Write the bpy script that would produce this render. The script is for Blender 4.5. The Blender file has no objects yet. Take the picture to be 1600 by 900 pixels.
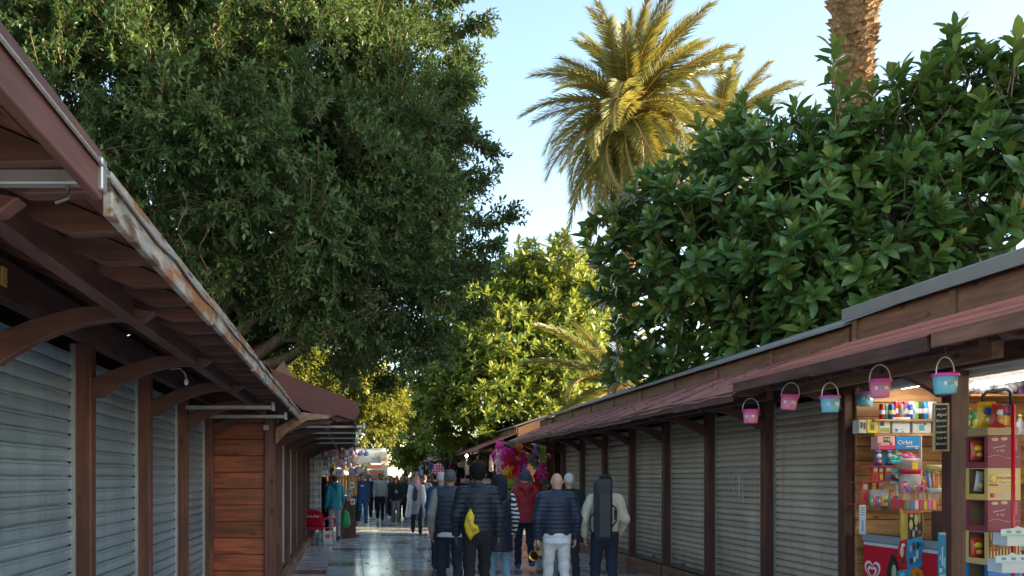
import bpy, bmesh, math, random
import numpy as np
from mathutils import Vector, Matrix, Euler
R = math.radians
random.seed(7); rng = np.random.default_rng(7)
SC = bpy.context.scene
COL = SC.collection

# ------------------------------------------------------------------ camera, sky, sun, exposure
cam = bpy.data.objects.new('camera', bpy.data.cameras.new('camera')); COL.objects.link(cam)
cam.location = (0, 0, 1.6); cam.rotation_euler = (R(90), 0, 0)
cam.data.sensor_width = 36; cam.data.lens = 28.8
cam.data.shift_x = 250/1600; cam.data.shift_y = 295/1600
cam.data.clip_start = .05; cam.data.clip_end = 3000
SC.camera = cam
SUN_EL, SUN_AZ = 16.0, 105.0      # azimuth clockwise from +Y (the street), so 90 = straight from the right
w = bpy.data.worlds.new('World'); SC.world = w; w.use_nodes = True
nt = w.node_tree; bg = nt.nodes['Background']
sky = nt.nodes.new('ShaderNodeTexSky'); sky.sky_type = 'NISHITA'; sky.sun_disc = False
sky.sun_elevation = R(SUN_EL); sky.sun_rotation = R(SUN_AZ); sky.altitude = 20
sky.air_density = 1.0; sky.dust_density = 0.35; sky.ozone_density = 1.0
wb = nt.nodes.new('ShaderNodeMixRGB'); wb.blend_type = 'MULTIPLY'; wb.inputs[0].default_value = 1; wb.inputs[2].default_value = (1.06, 1., .91, 1)   # daylight balance set for the shade
nt.links.new(sky.outputs[0], wb.inputs[1]); nt.links.new(wb.outputs[0], bg.inputs[0]); bg.inputs[1].default_value = 0.135
sun = bpy.data.objects.new('sun', bpy.data.lights.new('sun', 'SUN')); COL.objects.link(sun)
sun.data.energy = 5.0; sun.data.angle = R(.6); sun.data.color = (1, .81, .52)
_sd = Vector((math.sin(R(SUN_AZ))*math.cos(R(SUN_EL)), math.cos(R(SUN_AZ))*math.cos(R(SUN_EL)), math.sin(R(SUN_EL))))
sun.rotation_euler = _sd.to_track_quat('Z', 'Y').to_euler()
vs = SC.view_settings; vs.view_transform = 'Standard'; vs.look = 'None'; vs.gamma = 1; vs.use_curve_mapping = False
vs.exposure = 2.15
SC.render.engine = 'CYCLES'
SC.cycles.max_bounces = 7; SC.cycles.transparent_max_bounces = 6

def PX(x, y, Y): return ((x-550)/1280*Y, Y, 1.6+(745-y)/1280*Y)   # measured position in the street from a sighting

# ------------------------------------------------------------------ materials
MATS = {}
class NT:
    def __init__(s, name):
        s.m = bpy.data.materials.new(name); s.m.use_nodes = True
        s.t = s.m.node_tree; s.b = s.t.nodes['Principled BSDF']; s.out = s.t.nodes['Material Output']
    def n(s, typ, ins=None, **props):
        k = s.t.nodes.new('ShaderNode'+typ)
        for a, v in props.items(): setattr(k, a, v)
        for a, v in (ins or {}).items(): s.set(k.inputs[a], v)
        return k
    def set(s, sock, v):
        if isinstance(v, bpy.types.NodeSocket): s.t.links.new(v, sock)
        else:
            if sock.type == 'RGBA' and len(v) == 3: v = (*v, 1)
            sock.default_value = v
    def p(s, name, v): s.set(s.b.inputs[name], v)
    def ramp(s, fac, stops):
        r = s.n('ValToRGB', {0: fac}); e = r.color_ramp.elements
        while len(e) < len(stops): e.new(.5)
        for i, (p, c) in enumerate(stops):
            e[i].position = p; e[i].color = (*c, 1) if len(c) == 3 else c
        return r.outputs[0]
    def coords(s, scale=(1, 1, 1), rnd=True):
        c = s.n('TexCoord').outputs['Object']
        if rnd:
            oi = s.n('ObjectInfo').outputs['Random']
            c = s.n('VectorMath', {0: c, 1: s.n('CombineXYZ', {0: s.math('MULTIPLY', oi, 17.), 1: s.math('MULTIPLY', oi, 31.), 2: s.math('MULTIPLY', oi, 23.)}).outputs[0]}, operation='ADD').outputs[0]
        return s.n('Mapping', {'Vector': c, 'Scale': scale}).outputs[0]
    def math(s, op, a, b=0.): return s.n('Math', {0: a, 1: b}, operation=op).outputs[0]
    def mix(s, fac, a, b, typ='MIX'):
        k = s.n('MixRGB', {0: fac, 1: a, 2: b}, blend_type=typ); return k.outputs[0]
    def noise(s, vec, scale, detail=4, rough=.55): return s.n('TexNoise', {'Vector': vec, 'Scale': scale, 'Detail': detail, 'Roughness': rough}).outputs[0]
    def bump(s, h, strength=.3, dist=.01): s.p('Normal', s.n('Bump', {'Height': h, 'Strength': strength, 'Distance': dist}).outputs[0])
    def rnd_bright(s, col, amt=.25):
        oi = s.n('ObjectInfo').outputs['Random']
        k = s.math('ADD', s.math('MULTIPLY', oi, amt), 1-amt/2)
        return s.n('VectorMath', {0: col, 'Scale': k}, operation='SCALE').outputs[0]

def wood(name, c1, c2, axis='z', rough=.6, knots=True, amt=.3):
    if name in MATS: return MATS[name]
    t = NT(name); sc = [9., 9., 9.]; sc['xyz'.index(axis)] = .8
    v = t.coords(tuple(sc)); g = t.noise(v, 2.2, 6, .65)
    col = t.ramp(g, [(.36, c1), (.5, tuple((a+b)/2 for a, b in zip(c1, c2))), (.64, c2)])
    big = t.noise(t.coords((1.2, 1.2, 1.2)), 1.6, 3)
    col = t.mix(t.ramp(big, [(.4, (0, 0, 0)), (.7, (.5,)*3)]), col, tuple(a*.55 for a in c1))
    if knots:
        sc2 = [4., 4., 4.]; sc2['xyz'.index(axis)] = 2.2
        vo = t.n('TexVoronoi', {'Vector': t.coords(tuple(sc2)), 'Scale': 1.3}).outputs['Distance']
        col = t.mix(t.ramp(vo, [(.06, (.9,)*3), (.15, (0, 0, 0))]), col, tuple(a*.25 for a in c1))
    t.p('Base Color', t.rnd_bright(col, amt)); t.p('Roughness', rough)
    t.bump(g, .25, .006); MATS[name] = t.m; return t.m

def plain(name, c, rough=.5, metal=0., var=.12, nscale=6., bump=0., spec=None, emit=None):
    if name in MATS: return MATS[name]
    t = NT(name); nz = t.noise(t.coords(), nscale, 4)
    col = t.mix(t.ramp(nz, [(.3, (0, 0, 0)), (.7, (1, 1, 1))]), tuple(x*(1-var) for x in c), tuple(min(1, x*(1+var)) for x in c))
    t.p('Base Color', col); t.p('Roughness', rough); t.p('Metallic', metal)
    if spec is not None: t.p('Specular IOR Level', spec)
    if bump: t.bump(nz, bump, .01)
    if emit: t.p('Emission Color', (*c, 1)); t.p('Emission Strength', emit)
    MATS[name] = t.m; return t.m

def shutter_mat(name, c, metal, rough):
    t = NT(name); v = t.coords((1, 1, 1)); pos = t.n('NewGeometry').outputs['Position']; st = t.noise(pos, 1.3, 5, .6); run = t.noise(t.n('Mapping', {'Vector': pos, 'Scale': (7, 7, .5)}).outputs[0], 1.6, 4)
    sm = t.noise(t.coords((2, 3, 40)), 1., 3)
    col = t.mix(t.ramp(st, [(.35, (0, 0, 0)), (.75, (1, 1, 1))]), tuple(x*.72 for x in c), tuple(x*1.12 for x in c))
    col = t.mix(t.ramp(run, [(.52, (0, 0, 0)), (.72, (.55,)*3)]), col, tuple(x*.5 for x in c))
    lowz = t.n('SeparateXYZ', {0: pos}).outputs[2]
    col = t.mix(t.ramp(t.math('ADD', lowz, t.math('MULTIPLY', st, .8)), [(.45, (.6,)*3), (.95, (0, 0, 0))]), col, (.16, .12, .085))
    col = t.mix(t.ramp(t.noise(v, 60, 2), [(.68, (0, 0, 0)), (.73, (.6,)*3)]), col, tuple(x*.3 for x in c))
    t.p('Base Color', t.rnd_bright(col, .16)); t.p('Metallic', metal)
    t.p('Roughness', t.math('ADD', t.math('MULTIPLY', sm, .2), rough-.1)); t.bump(sm, .08, .004); MATS[name] = t.m; return t.m

def granule_mat(name, c, var=.35, rb=.2):
    t = NT(name); v = t.coords(); a = t.noise(v, 260, 2, .7); b = t.noise(v, 2.2, 4)
    col = t.mix(t.ramp(a, [(.35, (0, 0, 0)), (.68, (1, 1, 1))]), tuple(x*(1-var) for x in c), tuple(x*(1+var) for x in c))
    col = t.mix(t.ramp(b, [(.45, (0, 0, 0)), (.75, (.55,)*3)]), col, tuple(x*.6+.03 for x in c))
    t.p('Base Color', t.rnd_bright(col, rb)); t.p('Roughness', .9); t.bump(a, .5, .004); MATS[name] = t.m; return t.m

def leaf_mat(name, dark, mid, light, rough=.35, transl=.3, tcol=None):
    t = NT(name); at = t.n('Attribute', attribute_name='tint').outputs['Fac']
    col = t.ramp(at, [(0., dark), (.5, mid), (.93, light), (1., tuple(x*1.4 for x in light))])
    t.p('Base Color', col); t.p('Roughness', rough); t.p('Specular IOR Level', .4)
    tr = t.n('BsdfTranslucent', {'Color': t.mix(.6, col, tcol or light)})
    mx = t.n('MixShader', {0: transl, 1: t.b.outputs[0], 2: tr.outputs[0]})
    t.t.links.new(mx.outputs[0], t.out.inputs[0]); MATS[name] = t.m; return t.m

M_POST = wood('stall_post_wood', (.06, .02, .013), (.145, .05, .03), 'z', .55)
M_BEAM = wood('stall_beam_wood', (.055, .02, .015), (.14, .055, .038), 'y', .6)
M_RAFT = wood('stall_rafter_wood', (.055, .02, .015), (.125, .048, .034), 'x', .6)
M_PALE = wood('weathered_beam_wood', (.16, .075, .04), (.34, .18, .10), 'y', .7)
M_BAND = wood('band_wood', (.13, .055, .03), (.25, .115, .065), 'y', .7)
M_PANEL = wood('panel_wood', (.12, .026, .010), (.36, .085, .032), 'x', .42, amt=.7)
M_KIOSK = wood('kiosk_wood', (.30, .13, .045), (.60, .31, .11), 'x', .5)
M_FASC = wood('fascia_paint', (.06, .022, .018), (.125, .048, .038), 'y', .6)
M_SHL = shutter_mat('shutter_metal_sky_tint', (.29, .39, .46), .45, .33)  # blue of the reflected sky put into the grey metal's colour
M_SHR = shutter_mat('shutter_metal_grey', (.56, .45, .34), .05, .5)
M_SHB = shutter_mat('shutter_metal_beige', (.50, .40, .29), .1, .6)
M_FELT = granule_mat('roof_felt_red', (.34, .115, .095), .2)
M_SHING = granule_mat('roof_shingle_red', (.44, .155, .12), .3, .6)
M_MAROON = granule_mat('roof_felt_maroon', (.13, .042, .032), .6)
M_GREYR = granule_mat('roof_felt_grey', (.20, .185, .18), .5)
M_STEEL = plain('steel_grey', (.32, .33, .34), .4, .7)
M_DSTEEL = plain('steel_dark', (.10, .105, .11), .45, .6)
M_WHITE = plain('white_plastic', (.75, .75, .73), .4)
M_BLACK = plain('black_plastic', (.02, .02, .022), .45)
def rust_mat():
    t = NT('rusty_flashing'); v = t.coords((1, .7, 3)); a = t.noise(v, 3.2, 6, .65); b = t.noise(t.coords((1, 2, 6)), 5, 4)
    col = t.mix(t.ramp(b, [(.3, (0, 0, 0)), (.7, (1, 1, 1))]), (.16, .16, .15), (.36, .35, .32))
    col = t.mix(t.ramp(a, [(.46, (0, 0, 0)), (.56, (1, 1, 1))]), col, (.22, .09, .03))
    col = t.mix(t.ramp(t.noise(v, 7, 4), [(.54, (0, 0, 0)), (.62, (1, 1, 1))]), col, (.085, .045, .03))
    t.p('Base Color', col); t.p('Roughness', .6); t.p('Metallic', .1); t.bump(b, .2, .004); return t.m
M_RUST = rust_mat()
def floor_mat(name, c, rough):
    t = NT(name); v = t.coords(); a = t.noise(v, 3, 5); b = t.noise(v, 40, 3)
    col = t.mix(t.ramp(a, [(.3, (0, 0, 0)), (.75, (1, 1, 1))]), tuple(x*.72 for x in c), tuple(x*1.2 for x in c))
    col = t.mix(t.ramp(b, [(.62, (0, 0, 0)), (.7, (.7,)*3)]), col, tuple(x*.35 for x in c))
    t.p('Base Color', t.rnd_bright(col, .22)); t.p('Roughness', t.math('ADD', t.math('MULTIPLY', a, .2), rough)); t.bump(a, .06, .01)
    MATS[name] = t.m; return t.m
M_TILE = floor_mat('polished_tile_grey', (.52, .54, .55), .05)
M_TILE2 = floor_mat('polished_tile_dark', (.18, .17, .17), .05)
M_TILE3 = floor_mat('polished_tile_red', (.28, .17, .15), .07)
M_TILE4 = floor_mat('polished_tile_cream', (.66, .63, .55), .06)
M_GROUND = floor_mat('ground_pale_stone_bounce', (.55, .50, .43), .6)  # paleness raised so the sunlit ground bounces fill into the shade

# ------------------------------------------------------------------ mesh building
class MB:
    def __init__(s): s.v = []; s.f = []; s.mi = []; s.cur = 0
    def add(s, vs, fs):
        o = len(s.v); s.v += [tuple(v) for v in vs]; s.f += [tuple(i+o for i in f) for f in fs]; s.mi += [s.cur]*len(fs); return s
    def box(s, c, d, rot=None):
        x, y, z = d[0]/2, d[1]/2, d[2]/2
        vs = [Vector(p) for p in ((-x,-y,-z),(x,-y,-z),(x,y,-z),(-x,y,-z),(-x,-y,z),(x,-y,z),(x,y,z),(-x,y,z))]
        if rot is not None: m = Euler(rot).to_matrix(); vs = [m @ v for v in vs]
        vs = [v+Vector(c) for v in vs]
        return s.add(vs, [(0,3,2,1),(4,5,6,7),(0,1,5,4),(1,2,6,5),(2,3,7,6),(3,0,4,7)])
    def b2(s, x0, x1, y0, y1, z0, z1): return s.box(((x0+x1)/2, (y0+y1)/2, (z0+z1)/2), (abs(x1-x0), abs(y1-y0), abs(z1-z0)))
    def tube(s, pts, r, n=6, cap=True):
        pts = [Vector(p) for p in pts]; rs = r if isinstance(r, (list, tuple)) else [r]*len(pts)
        rings = []; up = Vector((0, 0, 1))
        for i, p in enumerate(pts):
            t = (pts[min(i+1, len(pts)-1)]-pts[max(i-1, 0)]).normalized()
            a = t.cross(up); 
            if a.length < 1e-3: a = t.cross(Vector((1, 0, 0)))
            a.normalize(); b = t.cross(a)
            rings.append([p+(a*math.cos(2*math.pi*k/n)+b*math.sin(2*math.pi*k/n))*rs[i] for k in range(n)])
        vs = [v for q in rings for v in q]; fs = []
        for i in range(len(pts)-1):
            for k in range(n): fs.append((i*n+k, i*n+(k+1) % n, (i+1)*n+(k+1) % n, (i+1)*n+k))
        if cap: fs.append(tuple(range(n))[::-1]); fs.append(tuple((len(pts)-1)*n+k for k in range(n)))
        return s.add(vs, fs)
    def lathe(s, prof, c=(0, 0, 0), n=20, cap=True):
        vs = [(c[0]+r*math.cos(2*math.pi*k/n), c[1]+r*math.sin(2*math.pi*k/n), c[2]+z) for r, z in prof for k in range(n)]
        fs = [(i*n+k, i*n+(k+1) % n, (i+1)*n+(k+1) % n, (i+1)*n+k) for i in range(len(prof)-1) for k in range(n)]
        if cap: fs.append(tuple(range(n))[::-1]); fs.append(tuple((len(prof)-1)*n+k for k in range(n)))
        return s.add(vs, fs)
    def prism(s, poly, axis, a0, a1):
        n = len(poly)
        def P(q, a): return {'x': (a, q[0], q[1]), 'y': (q[0], a, q[1]), 'z': (q[0], q[1], a)}[axis]
        vs = [P(q, a0) for q in poly]+[P(q, a1) for q in poly]
        fs = [tuple(range(n))[::-1], tuple(range(n, 2*n))]+[(k, (k+1) % n, n+(k+1) % n, n+k) for k in range(n)]
        return s.add(vs, fs)
    def sphere(s, c, r, nu=12, nv=8):
        r = r if isinstance(r, (tuple, list)) else (r,)*3
        vs = [(c[0], c[1], c[2]-r[2])]; fs = []
        for j in range(1, nv):
            ph = math.pi*j/nv-math.pi/2
            vs += [(c[0]+r[0]*math.cos(ph)*math.cos(2*math.pi*k/nu), c[1]+r[1]*math.cos(ph)*math.sin(2*math.pi*k/nu), c[2]+r[2]*math.sin(ph)) for k in range(nu)]
        vs.append((c[0], c[1], c[2]+r[2])); L = len(vs)-1
        for k in range(nu):
            fs.append((0, 1+(k+1) % nu, 1+k)); fs.append((L, L-nu+k, L-nu+(k+1) % nu))
            for j in range(nv-2): fs.append((1+j*nu+k, 1+j*nu+(k+1) % nu, 1+(j+1)*nu+(k+1) % nu, 1+(j+1)*nu+k))
        return s.add(vs, fs)
    def mesh(s, name, off=(0, 0, 0), smooth=False, bevel=0):
        me = bpy.data.meshes.new(name)
        me.from_pydata([(v[0]-off[0], v[1]-off[1], v[2]-off[2]) for v in s.v], [], s.f)
        bm = bmesh.new(); bm.from_mesh(me)
        for f, i in zip(bm.faces, s.mi): f.material_index = i
        bmesh.ops.recalc_face_normals(bm, faces=bm.faces)
        if bevel: bmesh.ops.bevel(bm, geom=bm.edges[:], offset=bevel, segments=1, affect='EDGES', profile=.5, clamp_overlap=True)
        if smooth:
            for f in bm.faces: f.smooth = True
        bm.to_mesh(me); bm.free()
        return me
    def build(s, name, mats, parent=None, smooth=False, local=False, bevel=0):
        off = (0, 0, 0) if (local or parent is None) else wloc(parent)
        me = s.mesh(name, off, smooth, bevel)
        return link(name, me, mats, parent)

def wloc(o):
    v = Vector((0, 0, 0))
    while o is not None: v += o.location; o = o.parent
    return v
def link(name, me, mats, parent=None, loc=None):
    mats = mats if isinstance(mats, (list, tuple)) else [mats]
    if not me.materials:
        for m in mats: me.materials.append(m)
    o = bpy.data.objects.new(name, me); COL.objects.link(o); o.parent = parent
    if loc is not None: o.location = loc
    return o
def recolour(o, mats):
    for i, m in enumerate(mats if isinstance(mats, (list, tuple)) else [mats]):
        o.material_slots[i].link = 'OBJECT'; o.material_slots[i].material = m
def tag(o, label, cat, group=None):
    o['label'] = label; o['category'] = cat
    if group: o['group'] = group
    return o
def thing(name, label, cat, loc=(0, 0, 0), rz=0, group=None):
    o = bpy.data.objects.new(name, None); COL.objects.link(o); o.location = loc; o.rotation_euler.z = rz
    o.empty_display_size = .1
    return tag(o, label, cat, group)
def text_mesh(txt, size, depth=.001, shear=0.):
    cu = bpy.data.curves.new('t', 'FONT'); cu.body = txt; cu.size = size; cu.extrude = depth; cu.align_x = 'CENTER'; cu.align_y = 'CENTER'; cu.shear = shear
    cu.resolution_u = 2
    o = bpy.data.objects.new('t', cu); COL.objects.link(o)
    dg = bpy.context.evaluated_depsgraph_get(); me = bpy.data.meshes.new_from_object(o.evaluated_get(dg))
    bpy.data.objects.remove(o); bpy.data.curves.remove(cu); return me
def text(txt, size, loc, mat, parent, rot=(R(90), 0, 0), shear=0., name='lettering', wide=None):
    me = text_mesh(txt, size, shear=shear)
    me.materials.clear()
    o = link(name, me, mat, parent); o.rotation_euler = rot
    o.location = Vector(loc)-(wloc(parent) if parent else Vector((0, 0, 0)))
    if wide:
        xs = [v.co.x for v in me.vertices]
        if xs: k = wide/(max(xs)-min(xs)); o.scale = (k, min(k, 1.6) if k < 1 else 1, 1)
    return o
# ------------------------------------------------------------------ ground and paving
def quad_sheet(name, x0, x1, y0, y1, z, m):
    o = MB().add([(x0, y0, z), (x1, y0, z), (x1, y1, z), (x0, y1, z)], [(0, 1, 2, 3)]).build(name, m); o['kind'] = 'structure'; return o
quad_sheet('ground', -900, 900, -300, 1500, -.03, M_GROUND)
pav = MB().b2(-2.6, 9.0, -4, 75, -.028, -.008).build('pavement', plain('grout', (.05, .048, .046), .8)); pav['kind'] = 'structure'
TS = .62
tile_me = {}
for k, m in enumerate((M_TILE, M_TILE2, M_TILE3, M_TILE4)):
    tile_me[k] = MB().box((0, 0, -.006), (TS-.007, TS-.007, .012)).mesh('tile', bevel=.0015); tile_me[k].materials.append(m)
far = [MB() for _ in range(2)]; ntile = 0
for j in range(0, 100):
    y = 12.2+TS*(j+.5)
    for i in range(10):
        x = -1.05+TS*(i+.5)
        k = 0
        if j % 7 == 2: k = 1 if (i*7+j) % 3 else 0
        elif (i*13+j*5) % 11 == 0: k = 2
        if i == 2 and j % 3: k = 3
        if 300 > ntile and y < 32:
            o = link('tile', tile_me[k], [], pav, Vector((x, y, random.uniform(-.0012, .0012)))); ntile += 1
        else: far[1 if k in (1, 2) else 0].box((x, y, -.006), (TS-.007, TS-.007, .012))
for q, m in zip(far, (M_TILE, M_TILE2)):
    o = q.build('distant_tiles', m, pav); o['kind'] = 'stuff'
near = MB()
for j in range(0, 25):
    for i in range(12): near.box((-1.05-TS+TS*(i+.5), 12.2-TS*(j+.5), -.006), (TS-.007, TS-.007, .012))
for j in range(0, 14):
    near.box((-1.36, 12.2-TS*(j+.5), -.005), (TS-.01, TS-.01, .01))
o = near.build('foreground_tiles', M_TILE, pav); o['kind'] = 'stuff'

# ------------------------------------------------------------------ market stalls
D = 1.568
SL = .42
def slat_mesh(L, pitch, mat, rounded=False):
    # one roller-shutter slat; face towards +X locally, length along Y, centred
    p = pitch; g = .9*p
    if rounded: pr = [(-.02, 0), (.002, .06*p), (.013, .3*p), (.016, .5*p), (.013, .72*p), (.002, .92*p), (-.02, .97*p), (-.02, p)]
    else: pr = [(-.022, 0), (-.022, .05*p), (.0, .07*p), (.004, .14*p), (.008, .42*p), (.004, .70*p), (-.004, .73*p), (-.004, .765*p), (.005, .79*p), (.003, .90*p), (-.022, .93*p), (-.022, p)]
    vs = [(x, -L/2, z) for x, z in pr]+[(x, L/2, z) for x, z in pr]; n = len(pr)
    me = bpy.data.meshes.new('slat'); me.from_pydata(vs, [], [(i, i+n, i+n+1, i+1) for i in range(n-1)]); me.materials.append(mat); return me
def shutter(root, s, W, ya, yb, z0, z1, pitch, mat, rounded=False, inset=.115):
    # a shutter hangs between two posts; s=+1 the right row (faces -X), s=-1 the left row
    n = int((z1-z0)/pitch); L = abs(yb-ya)-.02; X = s*(W+inset); yc = (ya+yb)/2
    h = MB()
    for yy in (ya+.012, yb-.012): h.box((X-s*.012, yy, (z0+z1)/2), (.03, .022, z1-z0))
    h.box((X-s*.004, yc, z0-.022), (.035, L, .042))
    sh = h.build('shutter', M_STEEL, root)
    me = slat_mesh(L-.01, pitch, mat, rounded)
    base = wloc(sh)
    for i in range(n):
        o = link('slat', me, [], sh, Vector((X+random.uniform(-.0015, .0015), yc, z0+i*pitch))-base)
        o.rotation_euler = (random.uniform(-.0012, .0012), 0, math.pi if s > 0 else 0)
    return sh
def bracket_poly(s, W, zt):
    def q(u, z): return (s*(W-u), z)
    arc = [(.08+.56*t, zt-.235+.195*math.sin(t*math.pi/2)**.9) for t in [i/10 for i in range(11)]]
    low = [q(.0, zt-.25), q(.07, zt-.25)]+[q(u, z) for u, z in arc]+[q(.74, zt-.045)]
    up = [q(.80, zt), q(.62, zt+.035), q(.42, zt+.02), q(.22, zt-.035), q(.0, zt-.125)]
    return low+up
def stall(name, label, s, W, y0, y1, posts, he=2.38, shut=(), pitch=.09, smat=None, rounded=False, roofmat=None, fmat=None, fh=.10, band=True,
          plinth=.2, rafters=True, shingles=False, brackets=True, depth=2.0, cap=None, back=True, sidewall=True, group=None, ov=1.05, capz=0., wave=0.0, slope=None, capth=.035):
    SL = slope or .42
    yc = (y0+y1)/2
    root = thing(name, label, 'market stall', (s*(W+depth/2), yc, 0), 0, group)
    fmat = fmat or M_BEAM; roofmat = roofmat or M_FELT
    X = lambda u: s*(W-u)
    zr = lambda u: he+SL*(ov-u)           # underside of the roof deck
    for y in posts:
        MB().box((X(-.07), y, 1.24), (.15, .115, 2.48)).build('post', M_POST, root, bevel=.006)
        if brackets: MB().prism(bracket_poly(s, W, he-.0), 'y', y-.035, y+.035).build('bracket', M_RAFT, root, bevel=.005)
    MB().b2(X(.70), X(.63), y0+.03, y1-.03, he-.035, he+.075).build('beam', M_BEAM, root, bevel=.005)
    MB().b2(X(.03), X(-.05), y0+.06, y1-.06, 2.47, 2.66).build('header_board', M_BEAM, root)
    if rafters:
        n = max(2, int(round((y1-y0-.1)/.36)))
        poly = [(X(-.12), zr(-.12)-.10), (X(ov-.22), zr(ov-.22)-.10), (X(ov-.02), zr(ov-.22)-.105+.01), (X(ov-.02), zr(ov-.02)-.004), (X(-.12), zr(-.12)-.004)]
        me = None
        for i in range(n+1):
            y = y0+.05+(y1-y0-.1)*i/n
            o = MB().prism([(a-root.location.x, z) for a, z in poly], 'y', -.03, .03) if me is None else None
            if me is None: me = o.mesh('rafter', bevel=.004); me.materials.append(M_RAFT)
            link('rafter', me, [], root, (0, y-yc, 0))
    # deck boards (ceiling), roof skin, fascia
    nb = 9
    for i in range(nb):
        ua, ub = ov-(ov+.14)*i/nb, ov-(ov+.14)*(i+1)/nb+.006
        MB().prism([(X(ua), zr(ua)), (X(ub), zr(ub)), (X(ub), zr(ub)+.018), (X(ua), zr(ua)+.018)], 'y', y0, y1).build('soffit_board', M_BEAM, root)
    if shingles:
        nr = 12
        for i in range(nr):
            ua, ub = ov+.03-(ov+.17)*i/nr, ov+.03-(ov+.17)*(i+1.25)/nr
            MB().prism([(X(ua), zr(ua)+.036), (X(ub), zr(ub)+.02), (X(ub), zr(ub)+.024), (X(ua), zr(ua)+.058)], 'y', y0-.02, y1+.02).build('shingle_course', roofmat, root)
    else:
        ny = max(4, int((y1-y0)/.25)); vs = []; fs = []
        us = [ov+.034, ov+.026, ov*.66, ov*.33, 0, -.14]
        rr = random.Random(int(y0*10)+5)
        for j in range(ny+1):
            y = y0-.02+(y1-y0+.04)*j/ny
            for k, u in enumerate(us):
                dz = wave*rr.uniform(-1, 1)*(1 if k < 3 else .3)
                vs.append((X(u), y, zr(u)+.024+dz-(.012 if k == 0 else 0)))
        nu = len(us); fs = [(j*nu+k, j*nu+k+1, (j+1)*nu+k+1, (j+1)*nu+k) for j in range(ny) for k in range(nu-1)]
        o = MB().add(vs, fs).build('roof_felt', roofmat, root, smooth=False)
        for q in range(1, int((y1-y0)/1.05)):
            ys = y0+1.05*q+rr.uniform(-.06, .06); MB().prism([(X(ov+.03), zr(ov+.03)+.040), (X(-.14), zr(-.14)+.036), (X(-.14), zr(-.14)+.045), (X(ov+.03), zr(ov+.03)+.050)], 'y', ys-.045, ys+.045).build('felt_seam', roofmat, root)
        md = o.modifiers.new('t', 'SOLIDIFY'); md.thickness = .006; md.offset = 1
    nf = max(1, int(round((y1-y0)/1.6)))
    for i in range(nf):
        a, b = y0+(y1-y0)*i/nf, y0+(y1-y0)*(i+1)/nf-.006
        MB().b2(X(ov+.026), X(ov), a, b, he-fh*.62+.012*(i % 2), he+fh*.38+.008*(i % 2)).build('fascia', fmat, root, bevel=.003)
    # upper band with battens and the capping roof
    if band:
        zb = zr(-.14)
        MB().b2(X(-.14), X(-.17), y0+.02, y1-.02, zb-.02, zb+.2+capz).build('upper_band', M_BAND, root)
        nn = max(2, int(round((y1-y0)/D)))
        for i in range(nn+1):
            y = y0+.05+(y1-y0-.1)*i/nn
            MB().b2(X(-.12), X(-.1395), y-.035, y+.035, zb+.012, zb+.198+capz).build('batten', M_BAND, root)
        cm = cap or M_GREYR
        MB().prism([(X(-.04), zb+.19+capz), (X(-.04), zb+.19+capth+capz), (X(-1.0), zb+.525+capth+capz), (X(-1.0), zb+.52+capz)], 'y', y0-.03, y1+.03).build('cap_roof', cm, root, bevel=.006)
        MB().prism([(X(-1.003), zb+.53+capz), (X(-1.003), zb+.57+capz), (X(-depth-.4), zb-.1+capz), (X(-depth-.4), zb-.14+capz)], 'y', y0-.03, y1+.03).build('rear_roof', cm, root)
        for yy in (y0+.02, y1-.02):
            MB().prism([(X(-.171), 2.6), (X(-depth), 2.6), (X(-depth), zb+.05+capz), (X(-1.0), zb+.5+capz), (X(-.171), zb+.18+capz)], 'y', yy-.012, yy+.012).build('gable', M_BAND, root)
    if back: MB().b2(X(-depth), X(-depth-.03), y0+.03, y1-.03, 0, 3.0).build('back_wall', M_POST, root)
    if sidewall:
        for yy in (y0+.025, y1-.025):
            MB().b2(X(-.1), X(-depth+.002), yy-.015, yy+.015, 0, 2.62).build('side_wall', M_POST, root)
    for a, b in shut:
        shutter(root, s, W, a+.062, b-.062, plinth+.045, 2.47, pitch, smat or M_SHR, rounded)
        if plinth: MB().b2(X(.035), X(-.05), a+.06, b-.06, 0, plinth).build('plinth', M_PALE, root, bevel=.004)
    return root

def seq(a, n): return [a+D*i for i in range(n)]
def pairs(l): return list(zip(l[:-1], l[1:]))
# left row
pA = [-.87, .70, 2.05]
sA = stall('market_stall', 'nearest left stall roof with plain brown fascia cut off by the picture edge', -1, 1.72, -2.0, 2.12, pA, he=2.39, shut=pairs(pA), smat=M_SHL, fmat=M_FASC, fh=.125, roofmat=M_GREYR, plinth=.12, group='shuttered stalls along the left')
pB = seq(2.30, 6)
sB = stall('market_stall', 'left stall with sky-tinted grey roller shutters and rusty grey metal flashing along its eave', -1, 1.72, 2.2, 10.2, pB, he=2.375, shut=pairs(pB), smat=M_SHL, fmat=M_RUST, fh=.12, roofmat=M_GREYR, plinth=.12, group='shuttered stalls along the left', wave=.012)
tag(MB().box((-1.67, 3.93, 2.56), (.012, .05, .09)).build('price_tag', plain('ochre_card', (.5, .3, .08), .7)), 'ochre card tag fixed on the header of the near left stall', 'tag')
pC = seq(10.32, 7)
sC = stall('market_stall', 'left stall with orange-red plank side wall and maroon felt gable, jutting into the street', -1, 1.02, 10.26, 19.8, pC, he=2.30, shut=pairs(pC), smat=M_SHL, fmat=M_BEAM, fh=.09, plinth=.16, roofmat=M_MAROON, cap=M_MAROON, group='shuttered stalls along the left')
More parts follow.
